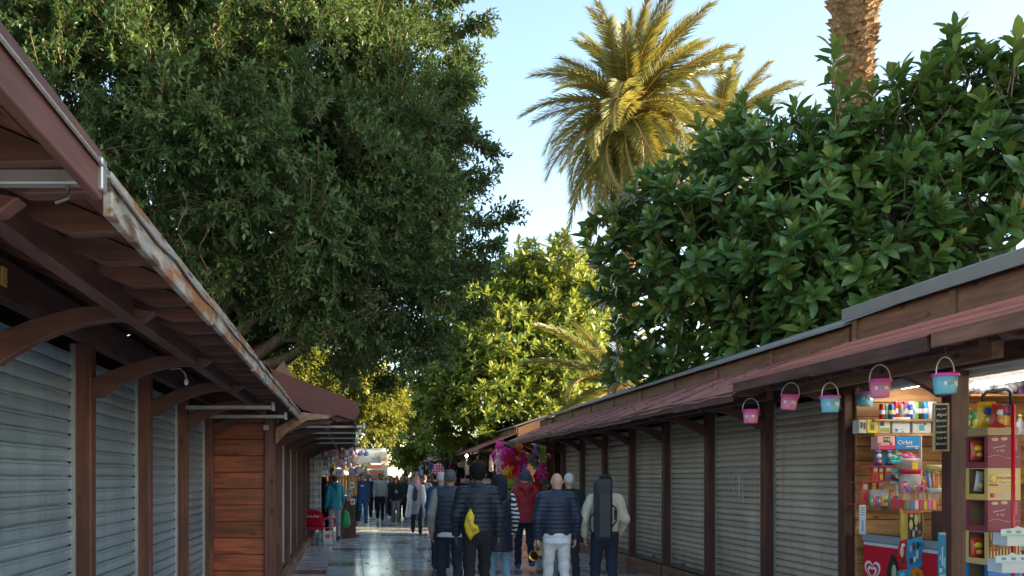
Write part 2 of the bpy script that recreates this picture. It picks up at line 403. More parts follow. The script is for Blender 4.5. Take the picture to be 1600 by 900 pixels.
# plank side wall facing the camera
zz = 0.02; i = 0
while zz < 2.55:
    hgt = .205
    MB().b2(-1.80, -1.03, 10.226-.004*(i % 2), 10.248, zz, zz+hgt-.006).build('plank', M_PANEL, sC, bevel=.004); zz += hgt; i += 1
MB().b2(-1.09, -.955, 10.18, 10.225, 0, 2.5).build('corner_post', M_POST, sC, bevel=.006)
MB().b2(-1.10, -1.03, 10.16, 10.178, 2.18, 2.24).build('hinge', M_STEEL, sC)
# maroon felt flap over the gable edge
MB().add([(-1.02, 10.21, 2.95), (.07, 10.21, 2.53), (.10, 10.2, 2.40), (.02, 10.2, 2.30), (-.18, 10.2, 2.37), (-.28, 10.2, 2.33), (-.62, 10.21, 2.44), (-.9, 10.21, 2.68)],
         [tuple(range(8))]).build('felt_flap', M_MAROON, sC).modifiers.new('t', 'SOLIDIFY').thickness = .012
MB().prism([(-.95, 2.0), (-.80, 2.16), (-.55, 2.30), (-.28, 2.32), (-.28, 2.36), (-.62, 2.40), (-.95, 2.20)], 'y', 10.14, 10.19).build('barge_bracket', M_PALE, sC, bevel=.004)
MB().prism([(-.98, 2.93), (-.86, 3.06), (-.70, 2.78), (-.76, 2.76)], 'y', 10.3, 10.36).build('ridge_end', M_BAND, sC)
def awning_bar(s, Xa, Xb, Y, Z, label, r=.019):
    t = thing('awning_bar', label, 'awning bar', ((Xa+Xb)/2, Y, Z), 0, 'steel awning bars under the left eaves')
    MB().b2(Xa, Xb, Y-r, Y+r, Z-r, Z+r).build('bar', M_STEEL, t, bevel=.004)
    MB().b2(Xb+.003, Xb+.035, Y-.02, Y+.02, Z-.035, Z+.05).build('end_plate', M_STEEL, t, bevel=.004)
    MB().tube([(Xb-.06, Y, Z-.02), (Xb-.06, Y, Z-.05), (Xb-.09, Y-.01, Z-.065)], .006).build('latch', M_DSTEEL, t)
awning_bar(-1, -1.62, -.668, 2.10, 2.365, 'grey steel awning bar under the near left eave')
awning_bar(-1, -1.6, -.74, 8.9, 2.255, 'grey steel awning bar beside the plank side wall')
awning_bar(-1, -1.6, -.78, 7.9, 2.27, 'second steel awning bar under the rusty eave')
for i, (Y, e) in enumerate(((10.7, .14), (12.2, .10), (13.9, .08), (15.9, .06))):
    awning_bar(-1, -.9, e, Y, 2.255, ['front', 'second', 'third', 'rearmost'][i]+' steel awning bar under the maroon-roofed left stall', .016)
MB().box((-1.24, 2.0, 2.47), (.05, .06, .10), (0, .3, 0)).build('floodlight', M_WHITE)
tag(bpy.data.objects['floodlight'], 'small pale lamp housing under the nearest left roof', 'lamp')

# right row
pF = seq(8.2, 9)
sF = stall('market_stall', 'long right stall with closed grey roller shutters and smooth dusty red roof', 1, 4.9, 8.27, 20.3, pF[1:], he=2.42, shut=pairs(pF)[:4], pitch=.078, smat=M_SHR, roofmat=M_FELT, group='stalls along the right', wave=.018)
for a, b in pairs(pF)[4:7]:
    shutter(sF, 1, 4.9, a+.062, b-.062, .245, 2.47, .115, M_SHB, True)
    MB().b2(4.865, 4.95, a+.06, b-.06, 0, .2).build('plinth', M_PALE, sF, bevel=.004)
sD = stall('market_stall', 'open right kiosk full of sweets under a red shingle eave', 1, 4.9, 5.46, 8.24, [6.75, 8.2], he=2.51, slope=.34, capth=.12, roofmat=M_SHING, shingles=True, fmat=M_BEAM, fh=.12, group='stalls along the right', sidewall=False, back=False, depth=2.1, capz=.06)
pE = [2.3, 3.75, 5.2]
sE = stall('market_stall', 'nearest right stall showing only its eave at the picture edge', 1, 4.9, 2.0, 5.42, pE, he=2.52, slope=.34, capth=.12, roofmat=M_SHING, shingles=True, fmat=M_BAND, fh=.13, group='stalls along the right', sidewall=False, back=False, capz=.06)
# extension of the pale lintel in the kiosk
MB().b2(4.30, 4.38, 5.5, 8.15, 2.40, 2.53).build('lintel', M_PALE, sD, bevel=.006)
FAR = [(20.6, 21.9, 2.40, M_FELT), (25.0, 31.8, 2.42, M_FELT), (32.1, 38.6, 2.36, M_MAROON), (39.0, 46, 2.45, M_FELT), (46.4, 55, 2.40, M_FELT), (55.5, 66, 2.42, M_FELT)]
NM = ['right stall behind the hanging plush toys', 'right stall just past the sunlit gap', 'right stall where a pink checked shirt hangs', 'clothes stall, third from the far end of the right row', 'second last right stall with dark goods', 'last right stall by the distant booth']
for (a, b, he, m), nm in zip(FAR, NM):
    n = max(2, int((b-a)/D)+1); ps = [a+.1+(b-a-.2)*i/(n-1) for i in range(n)]
    stall('market_stall', nm, 1, 4.9, a, b, ps, he=he, roofmat=m, rafters=False, fh=.08, brackets=(a < 30), group='stalls along the right', wave=.02)
# left far stalls
stall('market_stall', 'left gift stall with hanging toys and an orange counter front', -1, 1.05, 20.0, 23.2, [20.1, 21.6, 23.1], he=2.36, roofmat=M_MAROON, rafters=False, group='shuttered stalls along the left', ov=.95)
for a, b, nm in ((26.4, 33, 'left stall behind the blue and white awning'), (33.5, 44, 'far left stall under the yellow lit trees'), (44.5, 60, 'last left stall near the end of the street')):
    stall('market_stall', nm, -1, 1.3, a, b, [a+.1, (a+b)/2, b-.1], he=2.36, roofmat=M_MAROON, rafters=False, brackets=False, group='shuttered stalls along the left', ov=.9)

# unseen block of flats right of the promenade, added to shade the near stalls
bl = thing('unseen_shade_building', 'unseen pale block of flats added to shade the promenade from beyond the right edge', 'building', (36, 3, 0))
MB().b2(30, 42, -7, 11.6, 0, 16.0).build('wall', plain('render_cream', (.55, .5, .42), .85), bl)
MB().b2(29.8, 42.2, -7.2, 11.8, 16.0, 16.4).build('roof', M_GREYR, bl)
wm = MB().box((0, 0, 0), (.08, 1.3, 1.5)).mesh('window'); wm.materials.append(plain('window_glass_dark', (.05, .06, .07), .1))
for fl in range(5):
    for k in range(6): link('window', wm, [], bl, (-6.02, -7.75+3.1*k, 2.2+3.1*fl))
# ------------------------------------------------------------------ vegetation
def unit(a): return a/np.maximum(np.linalg.norm(a, axis=-1, keepdims=True), 1e-9)
def rand_dir(n): return unit(rng.normal(size=(n, 3)))
def np_mesh(name, V, F, mats, parent=None, tint=None, fs=None, smooth=False):
    # V (n,3), F (m,k) one polygon size
    me = bpy.data.meshes.new(name); k = F.shape[1]
    me.vertices.add(len(V)); me.vertices.foreach_set('co', V.astype(np.float32).ravel())
    me.loops.add(F.size); me.loops.foreach_set('vertex_index', F.astype(np.int32).ravel())
    me.polygons.add(len(F)); me.polygons.foreach_set('loop_start', np.arange(0, F.size, k, dtype=np.int32))
    if smooth: me.polygons.foreach_set('use_smooth', np.ones(len(F), dtype=bool))
    me.update(calc_edges=True)
    if tint is not None:
        a = me.attributes.new('tint', 'FLOAT', 'FACE'); a.data.foreach_set('value', tint.astype(np.float32))
    o = link(name, me, mats, parent)
    if parent is not None: me.transform(Matrix.Translation(-wloc(parent)))
    return o
def leaves_small(P, Dv, L, Wd, up=None):
    # folded diamond leaves: 4 verts, 2 triangles
    n = len(P); Nn = unit(rand_dir(n)*.75+(np.array([0, 0, 1.]) if up is None else up)); S = unit(np.cross(Dv, Nn)); Nn = unit(np.cross(S, Dv))
    L = L[:, None]; Wd = Wd[:, None]
    V = np.empty((n, 4, 3)); V[:, 0] = P
    V[:, 1] = P+Dv*L*.48+S*Wd*.5+Nn*Wd*.18; V[:, 2] = P+Dv*L-Nn*L*.10; V[:, 3] = P+Dv*L*.48-S*Wd*.5+Nn*Wd*.18
    b = (np.arange(n)*4)[:, None]; F = np.concatenate([b+np.array([0, 1, 2]), b+np.array([0, 2, 3])], 1).reshape(-1, 3)
    return V.reshape(-1, 3), F
def leaf_big_template(L=1., Wd=1.):
    # twelve-triangle leaf along +Y, normal +Z, slightly folded and recurved
    rows = [(0, 0, 0), (.18, .62, .02), (.5, 1., .035), (.8, .66, -.01), (1., 0, -.10)]
    V = [(0, 0, 0)]
    for t, wv, z in rows[1:4]: V += [(-wv*.5, t, z+.05*wv), (0, t, z-.02), (wv*.5, t, z+.05*wv)]
    V.append((0, 1., -.09)); F = [(0, 2, 1), (0, 3, 2)]
    for a in (1, 4): F += [(a, a+1, a+4), (a, a+4, a+3), (a+1, a+2, a+5), (a+1, a+5, a+4)]
    F += [(7, 8, 10), (8, 9, 10)]
    return np.array(V, float), np.array(F)
LT, LF = leaf_big_template()
def leaves_big(P, Dv, Nn, L, Wd):
    S = unit(np.cross(Dv, Nn)); Nn = unit(np.cross(S, Dv)); n = len(P)
    V = P[:, None]+S[:, None]*(LT[None, :, :1]*Wd[:, None, None])+Dv[:, None]*(LT[None, :, 1:2]*L[:, None, None])+Nn[:, None]*(LT[None, :, 2:]*L[:, None, None]*.8)
    F = (np.arange(n)*len(LT))[:, None, None]+LF[None]
    return V.reshape(-1, 3), F.reshape(-1, 3)
def twigs_mesh(A, B, r):
    n = len(A); T = unit(B-A); S = unit(np.cross(T, rand_dir(n))); U = np.cross(T, S); V = np.empty((n, 6, 3))
    for k in range(3):
        c, s_ = math.cos(2.094*k), math.sin(2.094*k)
        V[:, k] = A+(S*c+U*s_)*r[:, None]; V[:, 3+k] = B+(S*c+U*s_)*r[:, None]*.5
    b = (np.arange(n)*6)[:, None]
    F = np.concatenate([b+np.array([k, (k+1) % 3, 3+(k+1) % 3, 3+k]) for k in range(3)], 1).reshape(-1, 4)
    return V.reshape(-1, 3), F
M_BARK = wood('bark', (.06, .045, .035), (.15, .115, .085), 'z', .9, False)
M_TWIG = plain('twig_bark', (.20, .13, .07), .8)
M_ROOT = plain('aerial_root_bark', (.16, .07, .045), .9)
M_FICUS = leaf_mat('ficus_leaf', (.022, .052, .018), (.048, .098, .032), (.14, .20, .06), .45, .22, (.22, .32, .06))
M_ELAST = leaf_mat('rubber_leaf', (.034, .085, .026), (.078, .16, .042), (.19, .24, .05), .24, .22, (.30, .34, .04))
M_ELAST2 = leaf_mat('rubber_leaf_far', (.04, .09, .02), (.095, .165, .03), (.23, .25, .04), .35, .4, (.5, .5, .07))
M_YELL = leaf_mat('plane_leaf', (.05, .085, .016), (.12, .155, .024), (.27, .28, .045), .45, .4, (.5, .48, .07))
M_OLDLEAF = leaf_mat('old_rubber_leaf', (.20, .07, .02), (.34, .18, .03), (.42, .28, .05), .4, .2)

def blob_clumps(blobs, per, rc):
    """clump centres over the surface of each bough mass (centre, radius)"""
    C, Rr, O = [], [], []
    for (c, r, sq) in blobs:
        n = max(5, int(per*r*r*rng.uniform(.85, 1.15)))
        d = rand_dir(n); rad = r*rng.uniform(.55, 1.02, n)[:, None]
        C.append(np.array(c)+d*rad*np.array([1, 1, sq])); Rr.append(rng.uniform(*rc, n)); O.append(np.repeat(np.array(c)[None], n, 0))
    return np.concatenate(C), np.concatenate(Rr), np.concatenate(O)
def sprigs_from_clumps(C, Rr, O, per, outb=.9, upb=.25):
    n = len(C); idx = np.repeat(np.arange(n), per)
    out = unit(C-O)[idx]
    d = unit(rand_dir(len(idx))+out*outb+np.array([0, 0, upb]))
    pos = C[idx]+d*Rr[idx][:, None]*rng.uniform(.15, .85, len(idx))[:, None]
    sd = unit(d+rand_dir(len(idx))*.5)
    return pos, sd, idx
def sprig_leaves(pos, sd, ln, nl, L, Wd, tint_s, spread=.95):
    n = len(pos); k = np.arange(nl); t = (k+1.2)/(nl+.6)
    a = unit(np.cross(sd, rand_dir(n))); b = np.cross(sd, a)
    ang = k*2.4+rng.uniform(0, 6.28, (n, 1))
    rad = a[:, None]*np.cos(ang)[..., None]+b[:, None]*np.sin(ang)[..., None]
    P = pos[:, None]+sd[:, None]*(t[None, :, None]*ln[:, None, None])
    Dv = unit(sd[:, None]*(.45+.5*t[None, :, None])+rad*spread+rng.normal(size=(n, nl, 3))*.18)
    ls = L*rng.uniform(.7, 1.2, (n, nl)); tt = np.clip(tint_s[:, None]+.22*(t[None]-.5)+rng.normal(size=(n, nl))*.1, 0, .99)
    return P.reshape(-1, 3), Dv.reshape(-1, 3), ls.ravel(), (ls*Wd).ravel(), tt.ravel()
def limb(mb, a, b, r0, r1, n=6, sag=.0, seg=5):
    a, b = Vector(a), Vector(b); pts = []
    for i in range(seg+1):
        t = i/seg; p = a.lerp(b, t); p.z += sag*math.sin(math.pi*t)
        if 0 < i < seg: p += Vector((random.uniform(-1, 1), random.uniform(-1, 1), random.uniform(-.5, .5)))*(b-a).length*.035
        pts.append(p)
    mb.tube(pts, [r0+(r1-r0)*i/seg for i in range(seg+1)], n)
def ficus(label, base, blobs, per, rc, spr, nl, L, Wd, mat, sprays=(), trunk_r=.4, fork=2.6, twig_r=.004, sl=.34, cat='tree', group=None, tint=(.42, .16)):
    t = thing('ficus_tree', label, cat, base, 0, group)
    tb = MB(); tp = Vector((base[0], base[1], fork))
    limb(tb, base, tp, trunk_r*1.15, trunk_r*.8, 10, 0, 4)
    tb.build('trunk', M_BARK, t, smooth=True)
    for (c, r, sq) in blobs:
        m = MB(); limb(m, tp-Vector((0, 0, random.uniform(0, .4))), c, trunk_r*.33, .025, 6, .3, 6)
        for _ in range(3):
            e = Vector(c)+Vector(rand_dir(1)[0])*r*.85; limb(m, Vector(c).lerp(tp, .15), e, .03, .008, 4)
        m.build('branch', M_BARK, t, smooth=True)
    C, Rr, O = blob_clumps([(np.array(c), r, sq) for c, r, sq in blobs], per, rc)
    pos, sd, idx = sprigs_from_clumps(C, Rr, O, spr)
    ln = sl*rng.uniform(.6, 1.3, len(pos)); ts = rng.normal(tint[0], tint[1], len(C))[idx]+rng.normal(0, .07, len(idx))
    for (a, b) in sprays:
        a, b = np.array(a, float), np.array(b, float); n = 34
        f = rng.uniform(0, 1, n)**.8
        dirn = unit((b-a)[None])
        lp = a+(b-a)*f[:, None]+rng.normal(size=(n, 3))*.10*(1.15-f)[:, None]
        ld = unit(dirn*1.1+rand_dir(n)*.8+np.array([0, 0, .2]))
        pos = np.concatenate([pos, lp]); sd = np.concatenate([sd, ld]); ln = np.concatenate([ln, sl*rng.uniform(.5, 1., n)]); ts = np.concatenate([ts, rng.normal(.3, .12, n)])
    P, Dv, ls, ws, tt = sprig_leaves(pos, sd, ln, nl, L, Wd, ts)
    V, F = leaves_small(P, Dv, ls, ws)
    o = np_mesh('crown', V, F, mat, t, np.repeat(tt, 2)); o['kind'] = 'stuff'
    A, B = pos, pos+sd*ln[:, None]
    if sprays:
        A = np.concatenate([A, np.array([a for a, b in sprays], float)]); B = np.concatenate([B, np.array([b for a, b in sprays], float)])
    V, F = twigs_mesh(A, B, np.full(len(A), twig_r)); o = np_mesh('twigs', V, F, M_TWIG, t); o['kind'] = 'stuff'
    return t
def BL(x, y, Y, rpx, sq=1.): return (PX(x, y, Y), rpx/1280*Y, sq)
big = [BL(585, 60, 13, 105), BL(605, 200, 12.6, 92), BL(640, 335, 12.2, 88), BL(545, 425, 12, 95), BL(630, 455, 12.6, 70), BL(640, 515, 13, 42), BL(555, 515, 13, 50),
       BL(430, 110, 12.3, 165), BL(470, 300, 11.6, 150), BL(270, 90, 11.8, 170), BL(140, 190, 11, 150), BL(300, 270, 11.2, 135), BL(20, 30, 11, 150), BL(500, -70, 13, 170),
       BL(150, -90, 12, 190), BL(330, -100, 13, 180), BL(400, 400, 12.4, 95), BL(465, 480, 14.2, 70), BL(370, 475, 15, 95), BL(290, 420, 15, 120), 
       BL(550, 445, 16, 100), BL(560, 300, 16, 140), BL(330, 300, 16, 190), BL(640, 120, 15.5, 90), BL(450, 60, 16, 170), BL(635, 400, 14.5, 80), BL(590, 490, 15, 70), BL(660, 340, 14.5, 60), BL(625, 250, 14.5, 80)]
sp = [(PX(680, 60, 12.8), PX(756, 40, 12.6)), (PX(660, 20, 12.8), PX(725, -5, 12.6)), (PX(690, 210, 12.4), PX(772, 236, 12.2)), (PX(680, 160, 12.4), PX(716, 140, 12.2)), (PX(700, 290, 12.2), PX(752, 284, 12)),
      (PX(715, 345, 12), PX(798, 342, 11.9)), (PX(700, 385, 12.2), PX(772, 388, 12)), (PX(690, 430, 12.4), PX(748, 428, 12.2)), (PX(690, 490, 12.4), PX(752, 486, 12.4)), (PX(600, 450, 11.6), PX(450, 455, 11.2)),
      (PX(610, 480, 11.6), PX(500, 525, 11.3)), (PX(680, 255, 12.4), PX(728, 205, 12.3)), (PX(600, 560, 13), PX(690, 555, 12.9)), (PX(640, 590, 14), PX(600, 600, 14)), (PX(200, 130, 10.4), PX(190, 60, 10.2)), (PX(230, 40, 10.6), PX(215, -20, 10.4)),
      (PX(100, 110, 10), PX(95, 20, 9.9)), (PX(330, 90, 10.6), PX(340, 10, 10.4)), (PX(500, 190, 10.8), PX(470, 100, 10.6)), (PX(480, 330, 10.6), PX(500, 260, 10.4)), (PX(560, 380, 11.3), PX(620, 320, 11.2)), (PX(330, 180, 10.2), PX(380, 130, 10)), (PX(440, 420, 11.2), PX(500, 400, 11))]
tF = ficus('huge dark green ficus tree overhanging the left stalls, filling the upper left', (-3.4, 15.2, 0), big, 21, (.32, .56), 32, 15, .10, .46, M_FICUS, sp, .55, 3.0, twig_r=.006)
for k, (x, Y) in enumerate(((372, 14.2), (366, 14.25), (380, 14.15), (374, 14.3), (385, 14.4))):
    m = MB(); a = Vector(PX(x, 380, Y)); pts = [a+Vector((.03*math.sin(i*1.3+k), .02*math.cos(i+k), -i*.16)) for i in range(9+k % 3)]
    m.tube(pts, [.045-.003*i for i in range(len(pts))], 6).build('aerial_root', M_ROOT, tF, smooth=True)
for k, (x, y0_, y1_, Y) in enumerate(((285, 300, 400, 9.6), (318, 350, 440, 9.8))):
    pts = [Vector(PX(x+7*math.sin(i*.9+k), y0_+(y1_-y0_)*i/9, Y)) for i in range(10)]
    MB().tube(pts, .005, 5).build('vine', M_ROOT, tF, smooth=True)

def rubber(label, base, blobs, ros_per, L, mat, nobj, group, spikes=(), tintc=.4, nl=(9, 13)):
    t = thing('rubber_tree', label, 'tree', base, 0, group)
    tb = MB(); tp = Vector((base[0], base[1], 2.2)); limb(tb, base, tp, .34, .26, 10, 0, 4); tb.build('trunk', M_BARK, t, smooth=True)
    P, Dv, N, ls, tt = [], [], [], [], []; twA, twB = [], []
    def rosette(c, ax, n, tint):
        ax = np.array(ax)/np.linalg.norm(ax); a = np.cross(ax, [.3, .5, .8]); a /= np.linalg.norm(a); b = np.cross(ax, a)
        ph = rng.uniform(0, 6.28)
        for k in range(n):
            f = k/max(1, n-1); an = ph+k*2.4; rd = a*math.cos(an)+b*math.sin(an)
            tilt = .35+1.05*f+rng.normal()*.14            # the young inner leaves stand up, the older ones spread and droop
            d = ax*math.cos(tilt)+rd*math.sin(tilt)+np.array([0, 0, -.22*f]); d /= np.linalg.norm(d)
            nn = ax*math.sin(tilt)-rd*math.cos(tilt)+rng.normal(size=3)*.16
            P.append(c-ax*(.16*f*L/.3)); Dv.append(d); N.append(nn); ls.append(L*rng.uniform(.72, 1.12)*(.7+.3*min(1, f*3))); tt.append(np.clip(tint+rng.normal()*.14-(f-.5)*.16, 0, .97))
        twA.append(c-ax*L*1.6); twB.append(c+ax*.02)
    for (c, r, sq) in blobs:
        c = np.array(c); m = MB(); limb(m, tp, c, .09, .02, 6, .25, 6)
        n = int(ros_per*r*r)
        dd = rand_dir(n); dd[:, 1] -= .25; dd = unit(dd)
        for d in dd:
            rad = r*rng.uniform(.5, 1.03)*np.array([1, 1, sq])
            rosette(c+d*rad, d+np.array([0, -.1, .75])+rng.normal(size=3)*.25, rng.integers(*nl), rng.normal(tintc, .13))
        for d in dd[:8]: limb(m, Vector(c).lerp(tp, .1), Vector(c+d*r*.9), .028, .01, 5)
        m.build('branch', M_BARK, t, smooth=True)
    for (a, b) in spikes:
        a, b = np.array(a), np.array(b); m = MB(); limb(m, a, b, .02, .008, 5); m.build('shoot', M_TWIG, t, smooth=True)
        ax = (b-a)/np.linalg.norm(b-a)
        for f in (.35, .62, .85, 1.): rosette(a+(b-a)*f, ax+rng.normal(size=3)*.12, 7 if f < 1 else 9, rng.normal(.5, .1))
    P, Dv, N, ls, tt = map(np.array, (P, Dv, N, ls, tt)); N = unit(N)
    order = np.argsort(P[:, 1]+rng.uniform(0, .8, len(P))); sel = order[:nobj]; rest = order[nobj:]
    if nobj:
        mes = []
        for k in range(8):
            me = bpy.data.meshes.new('leaf'); me.from_pydata([tuple(v*np.array([.40, 1, .8])) for v in LT], [], [tuple(f) for f in LF])
            for p in me.polygons: p.use_smooth = True
            me.attributes.new('tint', 'FLOAT', 'FACE').data.foreach_set('value', [.08+.115*k]*len(LF)); me.materials.append(mat); mes.append(me)
        old = mes[3].copy(); old.materials.clear(); old.materials.append(M_OLDLEAF)
        bl = wloc(t)
        for q, i in enumerate(sel):
            S = np.cross(Dv[i], N[i]); S /= np.linalg.norm(S); Nn = np.cross(S, Dv[i])
            M = Matrix(((S[0], Dv[i][0], Nn[0]), (S[1], Dv[i][1], Nn[1]), (S[2], Dv[i][2], Nn[2]))).to_4x4()
            o = link('leaf', old if q % 23 == 7 else mes[int(np.clip(tt[i]*8, 0, 7))], [], t)
            o.matrix_local = Matrix.Translation(Vector(P[i])-bl) @ M @ Matrix.Scale(float(ls[i]), 4)
    V, F = leaves_big(P[rest], Dv[rest], N[rest], ls[rest], ls[rest]*.40)
    o = np_mesh('crown', V, F, mat, t, np.repeat(tt[rest], len(LF)), smooth=True); o['kind'] = 'stuff'
    V, F = twigs_mesh(np.array(twA), np.array(twB), np.full(len(twA), .010)); o = np_mesh('twigs', V, F, M_BARK, t); o['kind'] = 'stuff'
    return t
rb = [BL(980, 375, 15, 65), BL(1050, 325, 14, 85), BL(1000, 450, 15, 80), BL(1010, 545, 15.5, 70), BL(1110, 400, 13.6, 120), BL(1110, 520, 14.5, 90), BL(1185, 240, 13.2, 88), BL(1295, 252, 12.6, 98), BL(1240, 400, 12.8, 130),
      BL(1400, 218, 12.2, 108), BL(1390, 390, 12.2, 140), BL(1490, 160, 11.8, 85), BL(1570, 200, 11.6, 105), BL(1540, 350, 11.6, 130), BL(1680, 260, 11.6, 160), BL(1300, 500, 12.6, 100), BL(1200, 510, 13.4, 90), BL(1115, 235, 14, 60), BL(1450, 300, 13.5, 140), BL(1300, 360, 14.5, 150), BL(1120, 365, 15.2, 115)]
spk = [(PX(1310, 200, 11.8), PX(1302, 70, 11.8)), (PX(1490, 130, 11.4), PX(1492, 42, 11.4)), (PX(1585, 120, 11), PX(1590, 58, 11)), (PX(1440, 160, 11.8), PX(1448, 95, 11.8)), (PX(1560, 150, 11.2), PX(1545, 85, 11.2)), (PX(960, 330, 14.4), PX(925, 350, 14.3)), (PX(1400, 160, 12), PX(1405, 110, 12))]
rubber('big rubber tree with large glossy leaves rising behind the right stalls', (8.6, 13.2, 0), rb, 62, .32, M_ELAST, 300, 'rubber trees', spk, .40)
mb2 = [BL(860, 430, 31, 62), BL(800, 440, 31, 55), BL(720, 500, 30, 60), BL(780, 540, 29.5, 75), BL(870, 530, 30, 75), BL(680, 600, 30, 60), BL(760, 620, 29, 70), BL(850, 620, 29.5, 70), BL(700, 670, 31, 50), BL(640, 640, 32, 45), BL(910, 480, 31, 55), BL(920, 600, 30.5, 60), BL(790, 690, 30, 50), BL(640, 690, 34, 45), BL(740, 440, 31.5, 40), BL(830, 480, 32, 70), BL(740, 560, 32, 80), BL(840, 570, 33, 90), BL(900, 540, 32, 60)]
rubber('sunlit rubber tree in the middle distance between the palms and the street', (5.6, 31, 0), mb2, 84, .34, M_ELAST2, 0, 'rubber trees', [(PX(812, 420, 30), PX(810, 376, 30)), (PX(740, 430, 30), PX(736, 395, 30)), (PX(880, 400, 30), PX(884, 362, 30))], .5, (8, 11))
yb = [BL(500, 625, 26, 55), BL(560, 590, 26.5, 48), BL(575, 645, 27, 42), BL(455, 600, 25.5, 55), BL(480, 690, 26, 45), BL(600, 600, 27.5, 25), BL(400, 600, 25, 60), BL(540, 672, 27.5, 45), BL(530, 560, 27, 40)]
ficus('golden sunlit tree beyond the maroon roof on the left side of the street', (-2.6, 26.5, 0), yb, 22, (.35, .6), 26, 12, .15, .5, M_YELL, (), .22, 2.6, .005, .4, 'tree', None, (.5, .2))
gb = [BL(655, 700, 52, 26), BL(632, 700, 54, 16), BL(690, 700, 50, 30), BL(720, 705, 50, 30)]
ficus('small green tree at the far end of the street', (3.5, 54, 0), gb, 9, (.5, .9), 20, 10, .2, .5, M_ELAST2, (), .25, 2.2, .006, .5, 'tree', None, (.5, .2))
hb = [BL(520, 712, 85, 36), BL(690, 715, 88, 40), BL(760, 705, 82, 50), BL(450, 705, 85, 50)]
ficus('hazy line of trees closing the end of the street', (0, 76, 0), hb, 2.4, (.8, 1.3), 22, 10, .3, .5, M_FICUS, (), .3, 2.2, .006, .7, 'tree', None, (.6, .2))
# trees behind the left row that keep the far side of the crown closed
lb = [((-7.5, 17, 4.5), 2.4, 1.), ((-6.5, 19.5, 5.5), 2.4, 1.), ((-8.5, 14, 5.5), 2.4, 1.), ((-5.2, 20.5, 3.2), 1.6, 1.), ((-4.6, 18.5, 3.0), 1.5, 1.), ((-6.5, 15, 3.0), 1.7, 1.), ((-3.9, 21.5, 3.0), 1.2, 1.)]
ficus('shaded ficus standing further back under the huge left crown', (-7, 17.5, 0), lb, 3.2, (.5, .8), 30, 12, .14, .5, M_FICUS, (), .4, 2.2, .005, .4, 'tree', None, (.3, .12))

# ------------------------------------------------------------------ palms
M_FROND = leaf_mat('palm_frond', (.05, .075, .022), (.11, .128, .032), (.28, .25, .06), .4, .3, (.5, .4, .06))
M_STALK = plain('palm_stalk', (.42, .20, .06), .6)
M_FRUIT = plain('palm_fruit_stalk', (.55, .20, .05), .6)
M_PTRUNK = wood('palm_trunk_bark', (.13, .07, .035), (.34, .21, .10), 'z', .9, False)
def frond_mesh(L, droop, seed, nl=100, leaf=.60):
    g = np.random.default_rng(seed); s = np.linspace(0, 1, nl); th = np.linspace(0, droop, nl)     # rachis in XZ plane, starts along +X, bends down
    dx, dz = np.cos(th), -np.sin(th); x = np.cumsum(dx)/nl*L; z = np.cumsum(dz)/nl*L
    rach = np.stack([x, 0*x, z], 1); tan = np.stack([dx, 0*dx, dz], 1); nor = np.stack([-dz, 0*dx, dx], 1)
    V, F, T = [], [], []
    for side in (-1, 1):
        for i in range(7, nl):
            t = s[i]; ll = leaf*L/3.4*(min(1, (t-.02)*5))*(1-.5*t**2.5)*g.uniform(.85, 1.1)
            d = tan[i]*(.40+.45*t)+np.array([0, side, 0])*(.95-.30*t)+nor[i]*(.38 if i % 2 else .12)+g.normal(size=3)*.06; d /= np.linalg.norm(d)
            e = np.array([0, 0, -1])*ll*.28
            p = rach[i]; wv = tan[i]*.024*L/3.4
            b = len(V); V += [p-wv, p+wv, p+d*ll*.6+wv*.8+e*.3, p+d*ll+e]; F += [(b, b+1, b+2), (b, b+2, b+3)]; tv = g.uniform(.3, .75); T += [tv, tv]
    me = bpy.data.meshes.new('frond'); me.from_pydata([tuple(v) for v in V], [], F); me.attributes.new('tint', 'FLOAT', 'FACE').data.foreach_set('value', T); me.materials.append(M_FROND)
    mb = MB(); mb.tube([tuple(r) for r in rach[::9]]+[tuple(rach[-1])], [.035*(1-k/12)+.004 for k in range(len(rach[::9])+1)], 5); st = mb.mesh('stalk'); st.materials.append(M_STALK)
    return me, st
FR = [frond_mesh(3.5, dr, k) for k, dr in enumerate((.55, .8, 1.15, 1.5, 1.9))]
def palm(label, base, zc, nf, scale, lo=-75, hi=82, tr=.28, rough=True, group='date palms', seed=1, fruit=True, pw=.95):
    g = random.Random(seed); t = thing('palm_tree', label, 'palm', base, 0, group)
    m = MB(); n = 10
    m.tube([(base[0]+.05*math.sin(i), base[1], zc*i/n) for i in range(n+1)], [tr*(1.15 if i in (0, n) else .95) for i in range(n+1)], 12); m.build('trunk', M_PTRUNK, t, smooth=True)
    for k in range(nf):
        f = k/(nf-1); el = hi+(lo-hi)*f**pw+g.uniform(-7, 7); az = k*137.5+g.uniform(-14, 14)
        v = min(4, max(0, int((1-abs(el-15)/90)*2.0+(1.6 if el < 30 else .4)+g.uniform(-.6, .8))))
        if el < -35: v = g.choice((0, 1, 1))
        o = link('frond', FR[v][0], [], t, (0, 0, zc-.1-.5*f)); o.rotation_euler = (g.uniform(-.5, .5), -R(el), R(az)); k_ = scale*g.uniform(.85, 1.08)*(.92 if el > 65 else 1); o.scale = (k_,)*3
        s_ = link('stalk', FR[v][1], [], o)
    if fruit:
        for k in range(9):
            az = k*40+g.uniform(-12, 12); pts = []
            for i in range(7):
                q = i/6; r = scale*(.15+1.1*q); pts.append((base[0]+r*math.cos(R(az)), base[1]+r*math.sin(R(az)), zc+scale*(.55*q-.75*q*q)))
            MB().tube(pts, [.028-.002*i for i in range(7)], 5).build('fruit_stalk', M_FRUIT, t, smooth=True)
    return t
